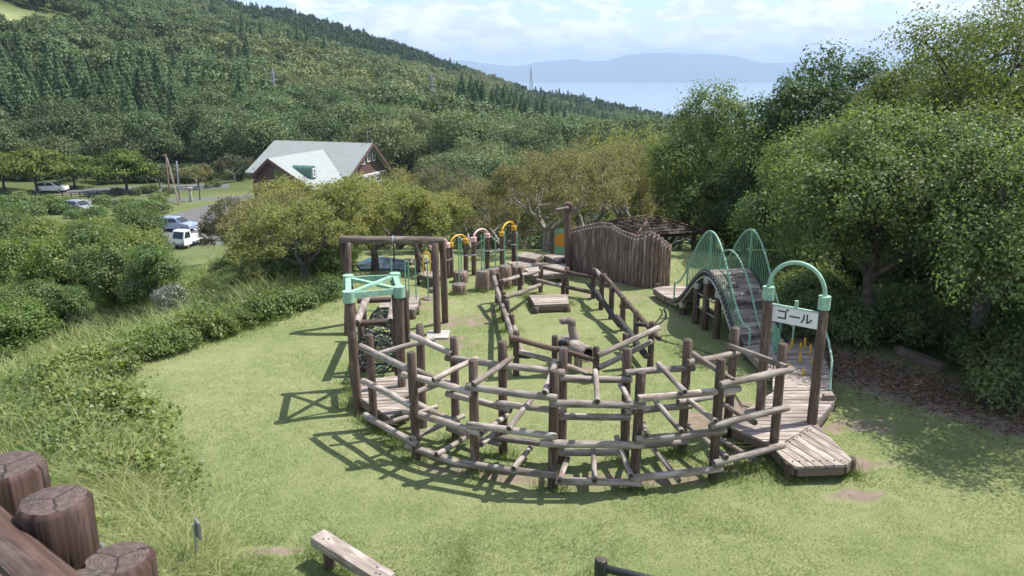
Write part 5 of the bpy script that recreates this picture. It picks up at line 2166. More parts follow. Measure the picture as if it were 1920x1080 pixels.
def build_forest():
    kinds = {
        'broad': ([cheap_crown('broad', 9.5, 4.2, 2600, .42, M['leaf_hillA']) for _ in range(3)], [cheap_crown('broad', 9.5, 4.2, 620, .85, M['leaf_hillA']) for _ in range(2)]),
        'pale': ([cheap_crown('broad', 8.5, 4.4, 2600, .42, M['leaf_hillB']) for _ in range(2)], [cheap_crown('broad', 8.5, 4.4, 620, .85, M['leaf_hillB']) for _ in range(2)]),
        'cedar': ([cheap_crown('cedar', 12.5, 3.3, 3000, .55, M['leaf_cedar']) for _ in range(3)], [cheap_crown('cedar', 12, 3.3, 620, 1.05, M['leaf_cedar']) for _ in range(2)]),
        'ridge': ([], [cheap_crown('broad', 9, 3.6, 480, .85, M['leaf_ridge_shade']), cheap_crown('broad', 8, 3.4, 480, .85, M['leaf_ridge_shade']), cheap_crown('cedar', 10, 3.0, 420, 1.0, M['leaf_ridge_shade'])]),
    }
    # jittered polar rows, denser near
    pts = []
    Y = 62.0
    while Y < 800:
        st = 4.1 + Y * .0026
        u = -.80 + rng.random() * st / Y
        while u < .40:
            pts.append((u * Y + rng.uniform(-.42, .42) * st, Y + rng.uniform(-.42, .42) * st))
            u += st / Y
        Y += st * .93
    P = np.array(pts)
    z = terrain(P[:, 0], P[:, 1])
    dep = P[:, 1] * CA - (z - EYE) * SA
    px = 960 + FPX * P[:, 0] / dep
    py = 540 - FPX * (P[:, 1] * SA + (z - EYE) * CA) / dep
    ok = (px > -160) & (px < 1560)
    ok &= (P[:, 1] > 133) | (px > 800)
    ok &= ~((P[:, 1] < 133) & (px < 800))
    ok &= ~((px > 1320) & (P[:, 1] > 320))
    # house, meadow and a thin gap line for the pylons
    ok &= np.hypot(P[:, 0] - HOUSE_C[0], P[:, 1] - HOUSE_C[1]) > 16
    ok &= ~(np.hypot((P[:, 0] - MEADOW.x) / 24, (P[:, 1] - MEADOW.y) / 30) < 1)
    for qx, qy in ((517, 176), (811, 182)):     # the cleared strip below each pylon
        ok &= ~((np.abs(px - qx) < 12) & (py > qy + 36) & (py < qy + 60))
    P, z, px, py = P[ok], z[ok], px[ok], py[ok]
    n = len(P)
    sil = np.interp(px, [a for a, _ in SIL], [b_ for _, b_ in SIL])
    dark = (py - sil) < np.interp(px, [200, 350, 640, 860, 940, 960], [10, 34, 74, 30, 14, 0]) + 10 * vnoise(P[:, 0], P[:, 1], 40, 21)  # ridge band in cloud shadow, painted by giving it darker leaves
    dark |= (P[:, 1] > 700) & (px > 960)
    f1 = vnoise(P[:, 0], P[:, 1], 62, 22) + .5 * vnoise(P[:, 0], P[:, 1], 24, 23)
    f2 = vnoise(P[:, 0], P[:, 1], 45, 24) + .5 * vnoise(P[:, 0], P[:, 1], 15, 25)
    ced = f1 > .6
    ced |= (py > 135) & (py < 235) & (px < 470) & (f2 > .34)
    ced |= (px > 860) & (px < 1150) & (py > 178) & (py < 245) & (f2 > -.1)
    ced |= (px > 250) & (px < 470) & (py > 240) & (py < 300) & (f2 > -.3)
    ced &= ~((px > 780) & (px < 960) & (py > 130) & (py < 195))
    pale = (f2 > .38) | ((px > 760) & (px < 990) & (py > 130) & (py < 196) & (f2 > -.7)) | ((px > 560) & (px < 760) & (py > 160) & (py < 200) & (f2 > -.1))
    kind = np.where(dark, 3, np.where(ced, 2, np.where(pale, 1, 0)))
    sc = rng.uniform(.5, 1.12, n)
    sc = np.where((P[:, 1] < 133), sc * .70, sc)
    rz = rng.random(n) * 6.28
    names = ['broad', 'pale', 'cedar', 'ridge']
    labels = {'broad': ('broadleaf_tree', 'rounded green broadleaf tree among the others on the wooded hillside', 'tree', 'broadleaf trees on the hillside'),
              'pale': ('pale_tree', 'paler olive broadleaf tree among the others on the wooded hillside', 'tree', 'paler broadleaf trees on the hillside'),
              'cedar': ('cedar_tree', 'dark pointed cedar among the others on the wooded hillside', 'tree', 'cedars on the hillside')}
    # what the nearer ridge lines leave in view decides which trees count as shown
    shown = (px > -10) & (px < 1330) & (py < 420)
    near_any = {}
    for ki, nm in enumerate(names):
        idx = np.where(kind == ki)[0]
        order = idx[np.argsort(P[idx, 1])]
        prot_n, prot_f = kinds[nm]
        if nm != 'ridge':
            cand = [i for i in order if shown[i]][:{'broad': 300, 'pale': 170, 'cedar': 260}[nm]]
            s = set(cand)
            for j, i in enumerate(cand):
                me = prot_n[j % len(prot_n)]
                o = link_mesh(labels[nm][0], me)
                o.location = (P[i, 0], P[i, 1], z[i] - .3)
                o.rotation_euler = (0, 0, rz[i])
                o.scale = (sc[i] * rng.uniform(.9, 1.1), sc[i], sc[i] * rng.uniform(.9, 1.15))
                tag(o, labels[nm][1], labels[nm][2], labels[nm][3])
                near_any.setdefault(nm, []).append(o)
            rest = np.array([i for i in order if i not in s], int)
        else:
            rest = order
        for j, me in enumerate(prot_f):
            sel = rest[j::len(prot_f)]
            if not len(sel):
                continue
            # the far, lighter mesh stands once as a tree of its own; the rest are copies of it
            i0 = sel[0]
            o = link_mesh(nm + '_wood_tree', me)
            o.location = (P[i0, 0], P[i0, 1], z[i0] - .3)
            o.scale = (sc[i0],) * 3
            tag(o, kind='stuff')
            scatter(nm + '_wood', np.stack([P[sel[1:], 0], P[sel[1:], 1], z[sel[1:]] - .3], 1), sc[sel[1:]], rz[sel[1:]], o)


build_forest()


# ------------------------------------------------------------------ wood on the right
def build_right_wood():
    BARK = M['bark']

    def big(label, px, Y, ztop, R, H=None, mat='leaf_camphor', nclump=620, per=60, size=.085, trunk=1.6, cr=.34, nl=9, base_r=.17, squash=.72, name='camphor_tree'):
        x = PY(px, 400, Y).x
        gz = tz(x, Y)
        pr = broad_proto(ztop - gz, R, trunk, nl, nclump, per, cr, size, M[mat], BARK, squash, base_r, 70)
        return tree_from(name, label, 'tree', (x, Y, gz), pr, rot=0)
    big('evergreen with a pale trunk standing alone beside the dirt path', 1648, 18.1, 5.3, 3.0, trunk=1.35, nclump=1250, cr=.30)
    big('stout forked evergreen at the right edge above the lower bushes', 1872, 16.6, 5.4, 3.6, trunk=1.2, base_r=.27, nclump=1500, cr=.30)
    big('tallest loose-crowned tree in the upper right corner', 1880, 19.5, 8.0, 3.0, mat='leaf_camphor_light', trunk=3.0, nclump=760, per=48, nl=10, cr=.40)
    big('round dark evergreen directly behind the hump bridge', 1325, 31.5, 5.6, 2.75, mat='leaf_camphor', nclump=760, per=52, size=.11, trunk=.7, nl=11)
    big('dark leafy evergreen with its top against the clouds right of the sea', 1545, 27.5, 6.9, 2.9, mat='leaf_dark', nclump=720, per=46, size=.13, trunk=1.6, cr=.36)
    big('bright evergreen between the dark one and the tall corner tree', 1725, 24.0, 6.7, 3.0, mat='leaf_camphor_light', nclump=720, per=46, size=.11, trunk=2.0)
    big('broad low-branched evergreen leaning in from beyond the right edge', 2015, 14.0, 5.2, 2.5, trunk=1.4, nclump=620)
    back = broad_proto(6.6, 2.9, .9, 9, 520, 40, .42, .16, M['leaf_dark'], BARK, .75, .16, 30)
    back2 = broad_proto(5.8, 3.0, .6, 9, 520, 40, .42, .16, M['leaf_camphor'], BARK, .75, .16, 30)
    k = 0
    for px, Y, s, kind in ((1430, 36, 1.0, 0), (1640, 34, 1.08, 0), (1790, 31, 1.12, 1), (1960, 27, 1.2, 1), (1480, 23.5, .62, 1), (1590, 23.5, .62, 0), (1700, 21.8, .62, 1), (1800, 20.6, .66, 0),
                           (1930, 20.5, .7, 0), (1250, 41, .85, 0), (1370, 42, 1.0, 1), (1400, 28.6, .55, 0), (2040, 22.5, 1.1, 0),
                           (2200, 15.5, 1.0, 0), (1560, 40, 1.15, 1), (1720, 40, 1.2, 0), (1880, 36, 1.25, 0), (1340, 36, .7, 0)):
        x = PY(px, 420, Y).x
        tree_from('evergreen_tree', 'dark evergreen filling the gaps of the shady wood behind the dirt path', 'tree', (x, Y, tz(x, Y)), back2 if kind else back,
                  scale=(s, s, s * rnd.uniform(.9, 1.05)), group='evergreens filling the wood on the right')
        k += 1
    # small pointed trees whose tops stand before the sea
    for px, py, Y, lab in ((1402, 152, 60, 'thin pointed treetop standing out before the sea'), (1290, 190, 62, 'small dark treetop left of the pointed one before the sea'),
                           (1330, 186, 60, 'second small dark treetop between the sea and the round evergreen')):
        t = PY(px, py, Y)
        gz = tz(t.x, Y)
        H = max(3, t.z - gz)
        me = cheap_crown('broad', H, H * .24, 2200, .26, M['leaf_dark'])
        o = link_mesh('distant_tree', me)
        o.location = (t.x, Y, gz)
        tag(o, lab, 'tree')
    # undergrowth
    (V, F, T), P = crown([(0, 0, .32, .62, .62, .42), (.35, .1, .25, .4, .4, .3), (-.3, -.15, .28, .42, .4, .34)], 110, 24, .16, .085, inner=.1)
    st = MB()
    for p in P[:14]:
        st.tube([Vector((0, 0, -.1)), Vector((p[0] * .5, p[1] * .5, p[2] * .5)), Vector(p)], [.02, .013, .005], 4, False)
    sh = [('stems', mb_mesh('stems', st, BARK), None), ('foliage', big_mesh('foliage', V, F, M['leaf_camphor'], T), None)]
    spots = []
    for i in range(58):
        px = rnd.uniform(1470, 2000)
        Y = rnd.uniform(17.2, 23.5)
        spots.append((px, Y, rnd.uniform(.7, 1.5)))
    for px, py, s in ((1860, 690, 1.1), (1900, 720, 1.2), (1850, 640, 1.2), (1780, 640, 1.1), (1740, 620, 1.0), (1890, 655, 1.3), (1915, 760, 1.1), (1820, 615, 1.2), (1925, 690, 1.5), (1700, 600, 1.0)):
        g = G(px, py)
        spots.append((px, g.y, s))
    for px, Y, s in spots:
        x = PY(px, 600, Y).x
        tree_from('shrub', 'low dark shrub in the undergrowth of the shady wood', 'shrub', (x, Y, tz(x, Y)), sh, scale=s, group='shrubs under the trees on the right')
    # leaf litter on the path
    a, b_ = G(1570, 678), G(1960, 790)
    n = 7000
    t = rng.uniform(-.3, 1.3, n)
    w = rng.normal(size=n) * .6
    d = np.array([b_.x - a.x, b_.y - a.y])
    pn = np.array([-d[1], d[0]]) / np.linalg.norm(d)
    X = a.x + d[0] * t + pn[0] * w
    Yy = a.y + d[1] * t + pn[1] * w
    C = np.stack([X, Yy, terrain(X, Yy) + .015], 1)
    V, F, T = leaves(C, rng.normal(size=(n, 3)) * .3 + np.array([0, 0, 1]), rng.uniform(.04, .10, n), rng.random(n))
    o = link_mesh('leaf_litter', big_mesh('leaf_litter', V, F, leaf_mat('dry_leaves', (.09, .06, .035), (.26, .19, .13), .1, .2, .7, 0, 0), T))
    tag(o, kind='stuff')


build_right_wood()


# ------------------------------------------------------------------ cherries and middle-distance trees
def build_cherries():
    BG, BK = M['bark_grey'], M['bark']
    A = cherry_proto(4.3, 3.1, 26000, .075, M['leaf_cherry'], BG, 6, 4, .28, .17)
    B = cherry_proto(3.8, 2.3, 22000, .085, M['leaf_willow'], BK, 6, 9, .34, .13)
    Cc = cherry_proto(3.4, 2.3, 21000, .078, M['leaf_cherry'], BK, 6, 13, .22, .14, .05)
    D = cherry_proto(5.5, 3.8, 24000, .12, M['leaf_greybrown'], BG, 6, 21, .30, .2)
    rows = [  # label, px, Y, base z (None = ground), proto, scale, material
        ('wide orange-tinged cherry with bare grey limbs behind the low decks', 1024, 29.0, A, (1.0, 1.0, .92), 'leaf_cherry'),
        ('second autumn cherry behind the wide orange-tinged one', 1100, 34.0, A, (1.05, 1.05, 1.2), 'leaf_cherry'),
        ('olive autumn tree at the right end of the cherry row above the shelter', 1205, 38.0, A, (1.2, 1.2, 1.55), 'leaf_willow'),
        ('brownish spreading cherry with a pale forked trunk beside the left hedge', 566, 22.9, Cc, (.95, .95, .80), 'leaf_willow'),
        ('yellow-green tree by the pond above the rope gate', 700, 24.6, B, (.95, .95, .84), 'leaf_willow'),
        ('yellow-green tree standing behind the pond tree toward the hoops', 790, 29.5, B, (1.0, 1.0, .62), 'leaf_willow'),
        ('olive cherry behind the brownish one, below the house', 600, 31.0, Cc, (1.25, 1.25, .85), 'leaf_willow'),
        ('grey-brown dense tree left of the house above the white truck', 478, 50.0, D, (.85, .85, .95), 'leaf_greybrown'),
        ('grey thin-leaved tree in front of the house roof corner', 545, 58.0, D, (.9, .9, .80), 'leaf_greybrown'),
        ('grey bare-branched cherry right of the house', 805, 47.0, D, (1.05, 1.05, 1.15), 'leaf_cherry'),
        ('olive cherry between the house and the orange cherry', 880, 42.0, A, (1.2, 1.2, 1.3), 'leaf_greybrown'),
        ('yellow tree directly in front of the house windows', 748, 40.0, B, (1.3, 1.3, 1.25), 'leaf_willow'),
        ('brown cherry low behind the left brownish cherry', 520, 28.0, Cc, (.85, .85, .70), 'leaf_cherry'),
        ('olive tree behind the orange cherries on the right', 1140, 46.0, D, (1.0, 1.0, 1.0), 'leaf_willow'),
        ('thin autumn tree behind the tall yellow hoop', 940, 37.0, A, (.95, .95, .95), 'leaf_cherry'),
        ('olive tree in the far row under the cedars', 990, 52.0, D, (1.1, 1.1, 1.05), 'leaf_greybrown'),
        ('yellowed tree in the far row left of the round evergreen', 1230, 54.0, D, (1.1, 1.1, 1.1), 'leaf_willow'),
        ('grey tree in the far row near the house gable', 770, 64.0, D, (1.0, 1.0, 1.0), 'leaf_greybrown'),
        ('olive tree low in the hollow in front of the house', 640, 48.0, D, (.85, .85, .85), 'leaf_willow'),
    ]
    for i, (lab, px, Y, pr, sc, mt) in enumerate(rows):
        x = PY(px, 450, Y).x
        tree_from('cherry_tree', lab, 'tree', (x, Y, tz(x, Y)), pr, {'crown': M[mt]} if mt else None, rot=i * 1.7, scale=sc)


build_cherries()


# ------------------------------------------------------------------ left side: trees, hedge, weeds
def build_left_green():
    BK = M['bark']
    bush = broad_proto(4.2, 2.2, .5, 9, 420, 40, .34, .15, M['leaf_bush'], BK, .8, .10, 40)
    bush2 = broad_proto(3.6, 2.1, .3, 10, 420, 40, .30, .14, M['leaf_vine'], BK, .85, .10, 30)
    rows = [('leafy tree in the middle of the dense thicket left of the lawn', 205, 30.0, bush, .72), ('leafy tree at the right end of the thicket, beside the silvery shrub', 280, 28.5, bush, .60),
            ('bushy tree at the left of the thicket above the gravel road', 105, 35.0, bush2, .95), ('bushy tree at the far left edge of the thicket', 20, 38.0, bush2, 1.05),
            ('darker tree behind the middle of the thicket', 165, 36.0, bush, .85), ('bushy tree behind the right end of the thicket', 240, 35.0, bush2, .78),
            ('tree leaning out before the parked cars', 232, 45.0, bush, .62), ('tree at the back of the thicket under the road', 200, 48.0, bush2, .9), ('leafy tree half hiding the silver-blue car in the car park', 258, 61.0, bush, 1.25),
            ('leafy tree hiding the grey car below the road', 160, 63.0, bush2, 1.3),
            ('bush at the back left of the thicket under the road', 90, 50.0, bush2, 1.0), ('leafy tree on the far left under the road fence', 10, 66.0, bush, 1.3)]
    for i, (lab, px, Y, pr, s) in enumerate(rows):
        x = PY(px, 480, Y).x
        tree_from('thicket_tree', lab, 'tree', (x, Y, tz(x, Y)), pr, rot=i * 2.1, scale=s)
    for i in range(30):
        Y = rnd.uniform(27.5, 42)
        px = rnd.uniform(-60, 290 - (Y - 27.5) * 3)
        x = PY(px, 480, Y).x
        s_ = rnd.uniform(.42, .62)
        tree_from('thicket_bush', 'dense green bush filling the thicket below the road', 'bush', (x, Y, tz(x, Y) - .25), bush2 if i % 3 else bush, scale=(s_ * 1.25, s_ * 1.25, s_), group='bushes filling the thicket')
    for i in range(26):
        Y = rnd.uniform(23.6, 27)
        px = rnd.uniform(385, 650)
        x = PY(px, 540, Y).x
        s_ = rnd.uniform(.22, .36)
        tree_from('underbrush', 'low yellow-green underbrush beneath the cherries at the lawn edge', 'bush', (x, Y, tz(x, Y) - .1), bush2, {'crown': M['leaf_willow'] if i % 2 else M['leaf_bush']},
                  scale=(s_ * 1.3, s_ * 1.3, s_), group='underbrush beneath the left cherries')
    # silvery shrub
    x = PY(325, 560, 25.5).x
    sil = leaf_mat('silvery_leaves', (.06, .08, .05), (.24, .27, .23), .15, .6, .3, .1, 0)
    tree_from('silver_shrub', 'small silvery-leaved shrub at the right foot of the thicket', 'shrub', (x, 25.5, tz(x, 25.5)), bush2, {'crown': sil}, rot=1, scale=.30)
    # hedge of shrubs along the left edge of the lawn
    (V, F, T), P = crown([(0, 0, .28, .55, .5, .36), (.3, .15, .3, .4, .4, .34), (-.3, -.1, .26, .42, .4, .32)], 130, 26, .14, .075, inner=.08, up=.5)
    st = MB()
    for p in P[:12]:
        st.tube([Vector((0, 0, -.2)), Vector((p[0] * .5, p[1] * .5, p[2] * .5)), Vector(p)], [.02, .013, .005], 4, False)
    sh = [('stems', mb_mesh('stems', st, BK), None), ('foliage', big_mesh('foliage', V, F, M['leaf_hedge'], T), None)]
    line = [(300, 672), (322, 662), (345, 655), (372, 645), (398, 634), (420, 628), (445, 620), (466, 610), (490, 602), (512, 596), (530, 590), (552, 583), (575, 577), (598, 570), (618, 563), (636, 557),
            (255, 690), (280, 678), (350, 640), (430, 605), (470, 592), (500, 585), (560, 570), (600, 558), (225, 700), (610, 548), (630, 545)]
    for i, (px, py) in enumerate(line):
        g = G(px, py)
        s = rnd.uniform(.6, .95) * (1.0 if px < 560 else .85)
        z = tz(g.x - .15, g.y)
        tree_from('hedge_shrub', 'low yellow-green shrub in the hedge along the left edge of the lawn', 'shrub', (g.x - .25, g.y, z), sh,
                  {'foliage': M['leaf_hedge'] if px < 540 else M['leaf_bush']}, scale=(s, s, s * rnd.uniform(.8, 1.15)), group='shrubs in the hedge along the lawn')


build_left_green()


def blades(X, Y, H, W, lean, tint, seg=2, z=None):
    """bent tapering grass blades as quads"""
    n = len(X)
    Z = terrain(X, Y) if z is None else z
    a = rng.random(n) * 2 * np.pi
    la = rng.random(n) * 2 * np.pi
    lx, ly = np.cos(la) * lean * H, np.sin(la) * lean * H
    wx, wy = np.cos(a) * W * .5, np.sin(a) * W * .5
    rows = []
    for i in range(seg + 1):
        t = i / seg
        cx = X + lx * t * t
        cy = Y + ly * t * t
        cz = Z + H * (t - .28 * np.minimum(lean, 1.4) * t * t) - .02
        k = (1 - t) ** .7 if i < seg else 0.08
        rows.append(np.stack([cx - wx * k, cy - wy * k, cz], 1))
        rows.append(np.stack([cx + wx * k, cy + wy * k, cz], 1))
    V = np.stack(rows, 1).reshape(-1, 3)
    m = 2 * (seg + 1)
    b_ = (np.arange(n) * m)[:, None]
    F = np.concatenate([b_ + np.array([2 * i, 2 * i + 1, 2 * i + 3, 2 * i + 2]) for i in range(seg)], 0)
    return V, F, np.repeat(tint, m)


def build_grass():
    n = 620000
    px = rng.uniform(-350, 2250, n)
    py = 1200 - (1200 - 500) * rng.random(n) ** 1.0
    v = (540 - py) / FPX
    dz = -SA + v * CA
    t = -EYE / dz
    X = (px - 960) / FPX * t
    Y = (CA + v * SA) * t
    e = np.interp(Y, EDGE_Y, EDGE_X)
    line = np.interp(Y, [9, 12, 14, 17, 20, 24, 30, 40], [12, 10.5, 9.6, 8.2, 7.2, 7.0, 6.8, 5])
    dm = dirt_mask(X, Y) + .55 * (vnoise(X, Y, .35, 31) * .5 + vnoise(X, Y, .12, 32) * .35)
    keep = (X > e - .6) & (X < line + .3) & (Y > 6.0) & (Y < 29) & (rng.random(n) > np.clip((dm - .12) * 2.2, 0, 1))
    X, Y = X[keep], Y[keep]
    n = len(X)
    patch = vnoise(X, Y, 1.6, 33) * .5 + vnoise(X, Y, .45, 34) * .35 + vnoise(X, Y, 4.5, 35) * .3
    H = rng.uniform(.025, .07, n) * (1 + .5 * np.clip(patch, -.6, 1))
    # longer grass at the lawn's left edge and in the foreground corner
    dl = X - np.interp(Y, EDGE_Y, EDGE_X)
    H *= 1 + 1.6 * np.clip(1.2 - dl, 0, 1.2) * rng.random(n)
    H *= 1 + .9 * np.clip((9.8 - Y) / 1.6, 0, 1) * (X < -.5)
    d = np.hypot(X, Y)
    W = .0075 + d * .00045
    lush = vnoise(X, Y, 2.6, 36) * .5 + .5
    tint = np.clip(.28 + .50 * rng.random(n) - .18 * patch + .35 * (lush - .5) + .12 * np.clip((X + 1) / 6, -1, 1) + .14 * (vnoise(X, Y, .22, 37)), 0, 1)
    V, F, T = blades(X, Y, H, W, .8, tint, 1)
    o = link_mesh('lawn_grass', big_mesh('lawn_grass', V, F, M['grass'], T))
    tag(o, kind='stuff')
    # tufts that the mower misses: round posts, stumps and decks
    cs = [(702, 806), (782, 866), (891, 892), (1036, 918), (1189, 918), (1336, 902), (1340, 880), (1400, 880), (1440, 868), (720, 812), (740, 830), (690, 790), (760, 845), (855, 828),
          (944, 856), (1171, 862), (1278, 856), (1260, 850), (952, 624), (944, 606), (940, 584), (961, 652), (1005, 574), (1030, 574), (1060, 572), (862, 553), (905, 547), (947, 541),
          (1480, 902), (1592, 892), (1500, 885), (1570, 885), (600, 1040), (650, 1070), (1000, 560), (990, 560), (668, 740), (660, 720), (655, 760), (1415, 885), (1380, 895), (370, 1015), (1127, 1085)]
    XX, YY = [], []
    for cx, cy in cs:
        g = G(cx, cy)
        k = 150
        XX.append(g.x + rng.normal(size=k) * .16)
        YY.append(g.y + rng.normal(size=k) * .12)
    X, Y = np.concatenate(XX), np.concatenate(YY)
    n = len(X)
    V, F, T = blades(X, Y, rng.uniform(.08, .26, n), np.full(n, .012), rng.uniform(.3, 1.1, n), rng.random(n) * .55, 2)
    o = link_mesh('grass_tufts', big_mesh('grass_tufts', V, F, M['tallgrass'], T))
    tag(o, kind='stuff')
    # weeds on the slope left of the lawn
    n = 120000
    Y = 7.5 + 26 * rng.random(n) ** 1.2
    e = np.interp(Y, EDGE_Y, EDGE_X)
    X = e + .3 - rng.random(n) ** .85 * (3.5 + Y * .62)
    n_ = vnoise(X, Y, 1.1, 41) * .5 + vnoise(X, Y, 3.2, 42) * .6
    H = (.42 + .32 * n_) * rng.uniform(.5, 1.25, n)
    H *= np.clip((e + .5 - X) / 1.3, .25, 1)
    H = np.maximum(H, .1)
    tint = np.clip(.35 + .35 * vnoise(X, Y, 2.0, 43) + .5 * (rng.random(n) - .35), 0, 1)
    V, F, T = blades(X, Y, H, .013 + Y * .0007, rng.uniform(.2, 1.2, n), tint, 2)
    o = link_mesh('weeds', big_mesh('weeds', V, F, M['tallgrass'], T))
    tag(o, kind='stuff')
    # paler seeding grasses standing among them in drifts
    n = 30000
    Y = 9.5 + 20 * rng.random(n)
    e = np.interp(Y, EDGE_Y, EDGE_X)
    X = e - .4 - rng.random(n) * (3 + Y * .5)
    sel = (vnoise(X, Y, 2.4, 47) + .5 * vnoise(X, Y, .9, 48)) > .0
    X, Y = X[sel], Y[sel]
    n = len(X)
    V, F, T = blades(X, Y, rng.uniform(.5, .95, n), .010 + Y * .0006, rng.uniform(.3, 1.2, n), rng.random(n), 3)
    o = link_mesh('seeding_grass', big_mesh('seeding_grass', V, F, M['plume'], T))
    tag(o, kind='stuff')
    # broad-leaved weeds between them
    n = 42000
    Y = 7.5 + 26 * rng.random(n) ** 1.2
    e = np.interp(Y, EDGE_Y, EDGE_X)
    X = e + .2 - rng.random(n) * (3.5 + Y * .62)
    k = vnoise(X, Y, 1.4, 44) + .4 * vnoise(X, Y, .5, 45)
    sel = k > .05
    X, Y, e, k = X[sel], Y[sel], e[sel], k[sel]
    n = len(X)
    Zh = np.clip(.28 + .55 * k, .05, 1.0) * np.clip((e + .4 - X) / 1.0, .2, 1) * rng.uniform(.45, 1.05, n)
    C = np.stack([X, Y, terrain(X, Y) + Zh], 1)
    V, F, T = leaves(C, rng.normal(size=(n, 3)) * .55 + np.array([.15, 0, .8]), rng.uniform(.05, .12, n), np.clip(rng.random(n) * .6 + .25 * k, 0, 1), .62)
    o = link_mesh('broad_weeds', big_mesh('broad_weeds', V, F, M['leaf_weed'], T))
    tag(o, kind='stuff')
    # big-leaved creeper spilling on to the lawn
    n = 20000
    path = [(330, 985), (318, 930), (300, 880), (282, 835), (250, 800), (215, 770), (200, 730), (205, 700), (150, 700), (130, 760), (180, 820)]
    Q = np.array([[G(a, b_).x, G(a, b_).y] for a, b_ in path])
    i = rng.integers(0, len(Q) - 1, n)
    t = rng.random((n, 1))
    XY = Q[i] + (Q[i + 1] - Q[i]) * t + rng.normal(size=(n, 2)) * np.array([.34, .40])
    k = vnoise(XY[:, 0], XY[:, 1], .55, 51) * .5 + .5
    Zh = .10 + .48 * k * rng.uniform(.5, 1.0, n)
    C = np.stack([XY[:, 0] - .42, XY[:, 1], terrain(XY[:, 0] - .42, XY[:, 1]) + Zh], 1)
    V, F, T = leaves(C, rng.normal(size=(n, 3)) * .45 + np.array([.2, -.2, .8]), rng.uniform(.04, .105, n), np.clip(rng.random(n) * .7 + .3 * (k - .3), 0, 1), .85)
    o = link_mesh('creeper', big_mesh('creeper', V, F, M['leaf_vine'], T))
    tag(o, kind='stuff')
    # pale arching grass by the foreground logs
    n = 9000
    cx = [(170, 930), (215, 960), (255, 990), (290, 1030), (330, 1060), (200, 1010), (250, 1060), (310, 1090), (350, 1120), (190, 900), (230, 925)]
    i = rng.integers(0, len(cx), n)
    Q = np.array([[G(a, b_).x, G(a, b_).y] for a, b_ in cx])
    XY = Q[i] + rng.normal(size=(n, 2)) * .30
    V, F, T = blades(XY[:, 0], XY[:, 1], rng.uniform(.35, .85, n), np.full(n, .011), rng.uniform(.6, 1.5, n), rng.random(n), 5)
    o = link_mesh('pale_grass', big_mesh('pale_grass', V, F, M['plume'], T))
    tag(o, kind='stuff')


build_grass()


# ------------------------------------------------------------------ road, car park, house, vehicles, poles
PZ = -10.5


def sheet(name, pts, z, mat, kind='structure', label=None, cat=None):
    V = [(p[0], p[1], z) for p in pts]
    n = len(V)
    a = sum(V[i][0] * V[(i + 1) % n][1] - V[(i + 1) % n][0] * V[i][1] for i in range(n))
    f = tuple(range(n)) if a > 0 else tuple(range(n - 1, -1, -1))
    o = obj(name, V, [f], mat)
    if kind:
        tag(o, kind=kind)
    return o


def g_(px, py, z=PZ):
    p = G(px, py, z)
    return (p.x, p.y)


sheet('car_park', [g_(262, 424), g_(300, 408), g_(345, 396), g_(392, 384), g_(440, 378), g_(640, 382), g_(620, 450), g_(395, 459), g_(300, 463), g_(120, 470), (-48, 76)], PZ + .006, M['asphalt'])
sheet('road', [g_(-60, 379), g_(40, 376.5), g_(160, 374.5), g_(300, 372.5), g_(440, 368), g_(470, 364), g_(470, 370), g_(440, 374.5), g_(300, 379), g_(160, 381), g_(40, 383), g_(-60, 386)], PZ + .010, M['asphalt'])
sheet('upper_road', [g_(110, 356), g_(260, 348), g_(430, 344), g_(430, 352), g_(300, 361), g_(110, 364)], PZ + .010, M['asphalt'])
GR = [hit(-60, 534, 12), hit(60, 532, 12), hit(72, 546, 12), hit(30, 573, 12), hit(-80, 582, 12)]
GR = [(p.x, p.y, p.z + .12) for p in GR]
tag(obj('gravel_road', GR, [(0, 4, 3, 2, 1)], M['concrete']), kind='structure')
for q in ([(40, 381.6), (300, 377.8), (300, 378.3), (40, 382.2)], [(88, 379.5), (160, 375.2), (166, 375.8), (96, 380.2)], [(362, 429), (381, 432), (379, 433.6), (360, 430.6)],
          [(384, 433), (398, 428), (400, 429), (386, 434)], [(395, 396), (432, 402), (431, 403.4), (394, 397.2)]):
    sheet('painted_line', [g_(a, b_) for a, b_ in q], PZ + .016, M['roadpaint'])


def quad_roof(name, a, b_, c, d, th, parent, mat=None):
    """roof plane a-b (eave) c-d (ridge) with thickness; uv v runs up the slope"""
    a, b_, c, d = (Vector(q) for q in (a, b_, c, d))
    nrm = (b_ - a).cross(d - a).normalized()
    if nrm.z < 0:
        nrm = -nrm
    V = [a, b_, c, d] + [q - nrm * th for q in (a, b_, c, d)]
    F = [(0, 1, 2, 3), (7, 6, 5, 4), (0, 4, 5, 1), (1, 5, 6, 2), (2, 6, 7, 3), (3, 7, 4, 0)]
    e = (b_ - a).normalized()
    s = nrm.cross(e)
    U = [[((V[i] - a).dot(e), abs((V[i] - a).dot(s))) for i in f] for f in F]
    return obj(name, V, F, mat or M['roof_green'], parent, uvs=U)


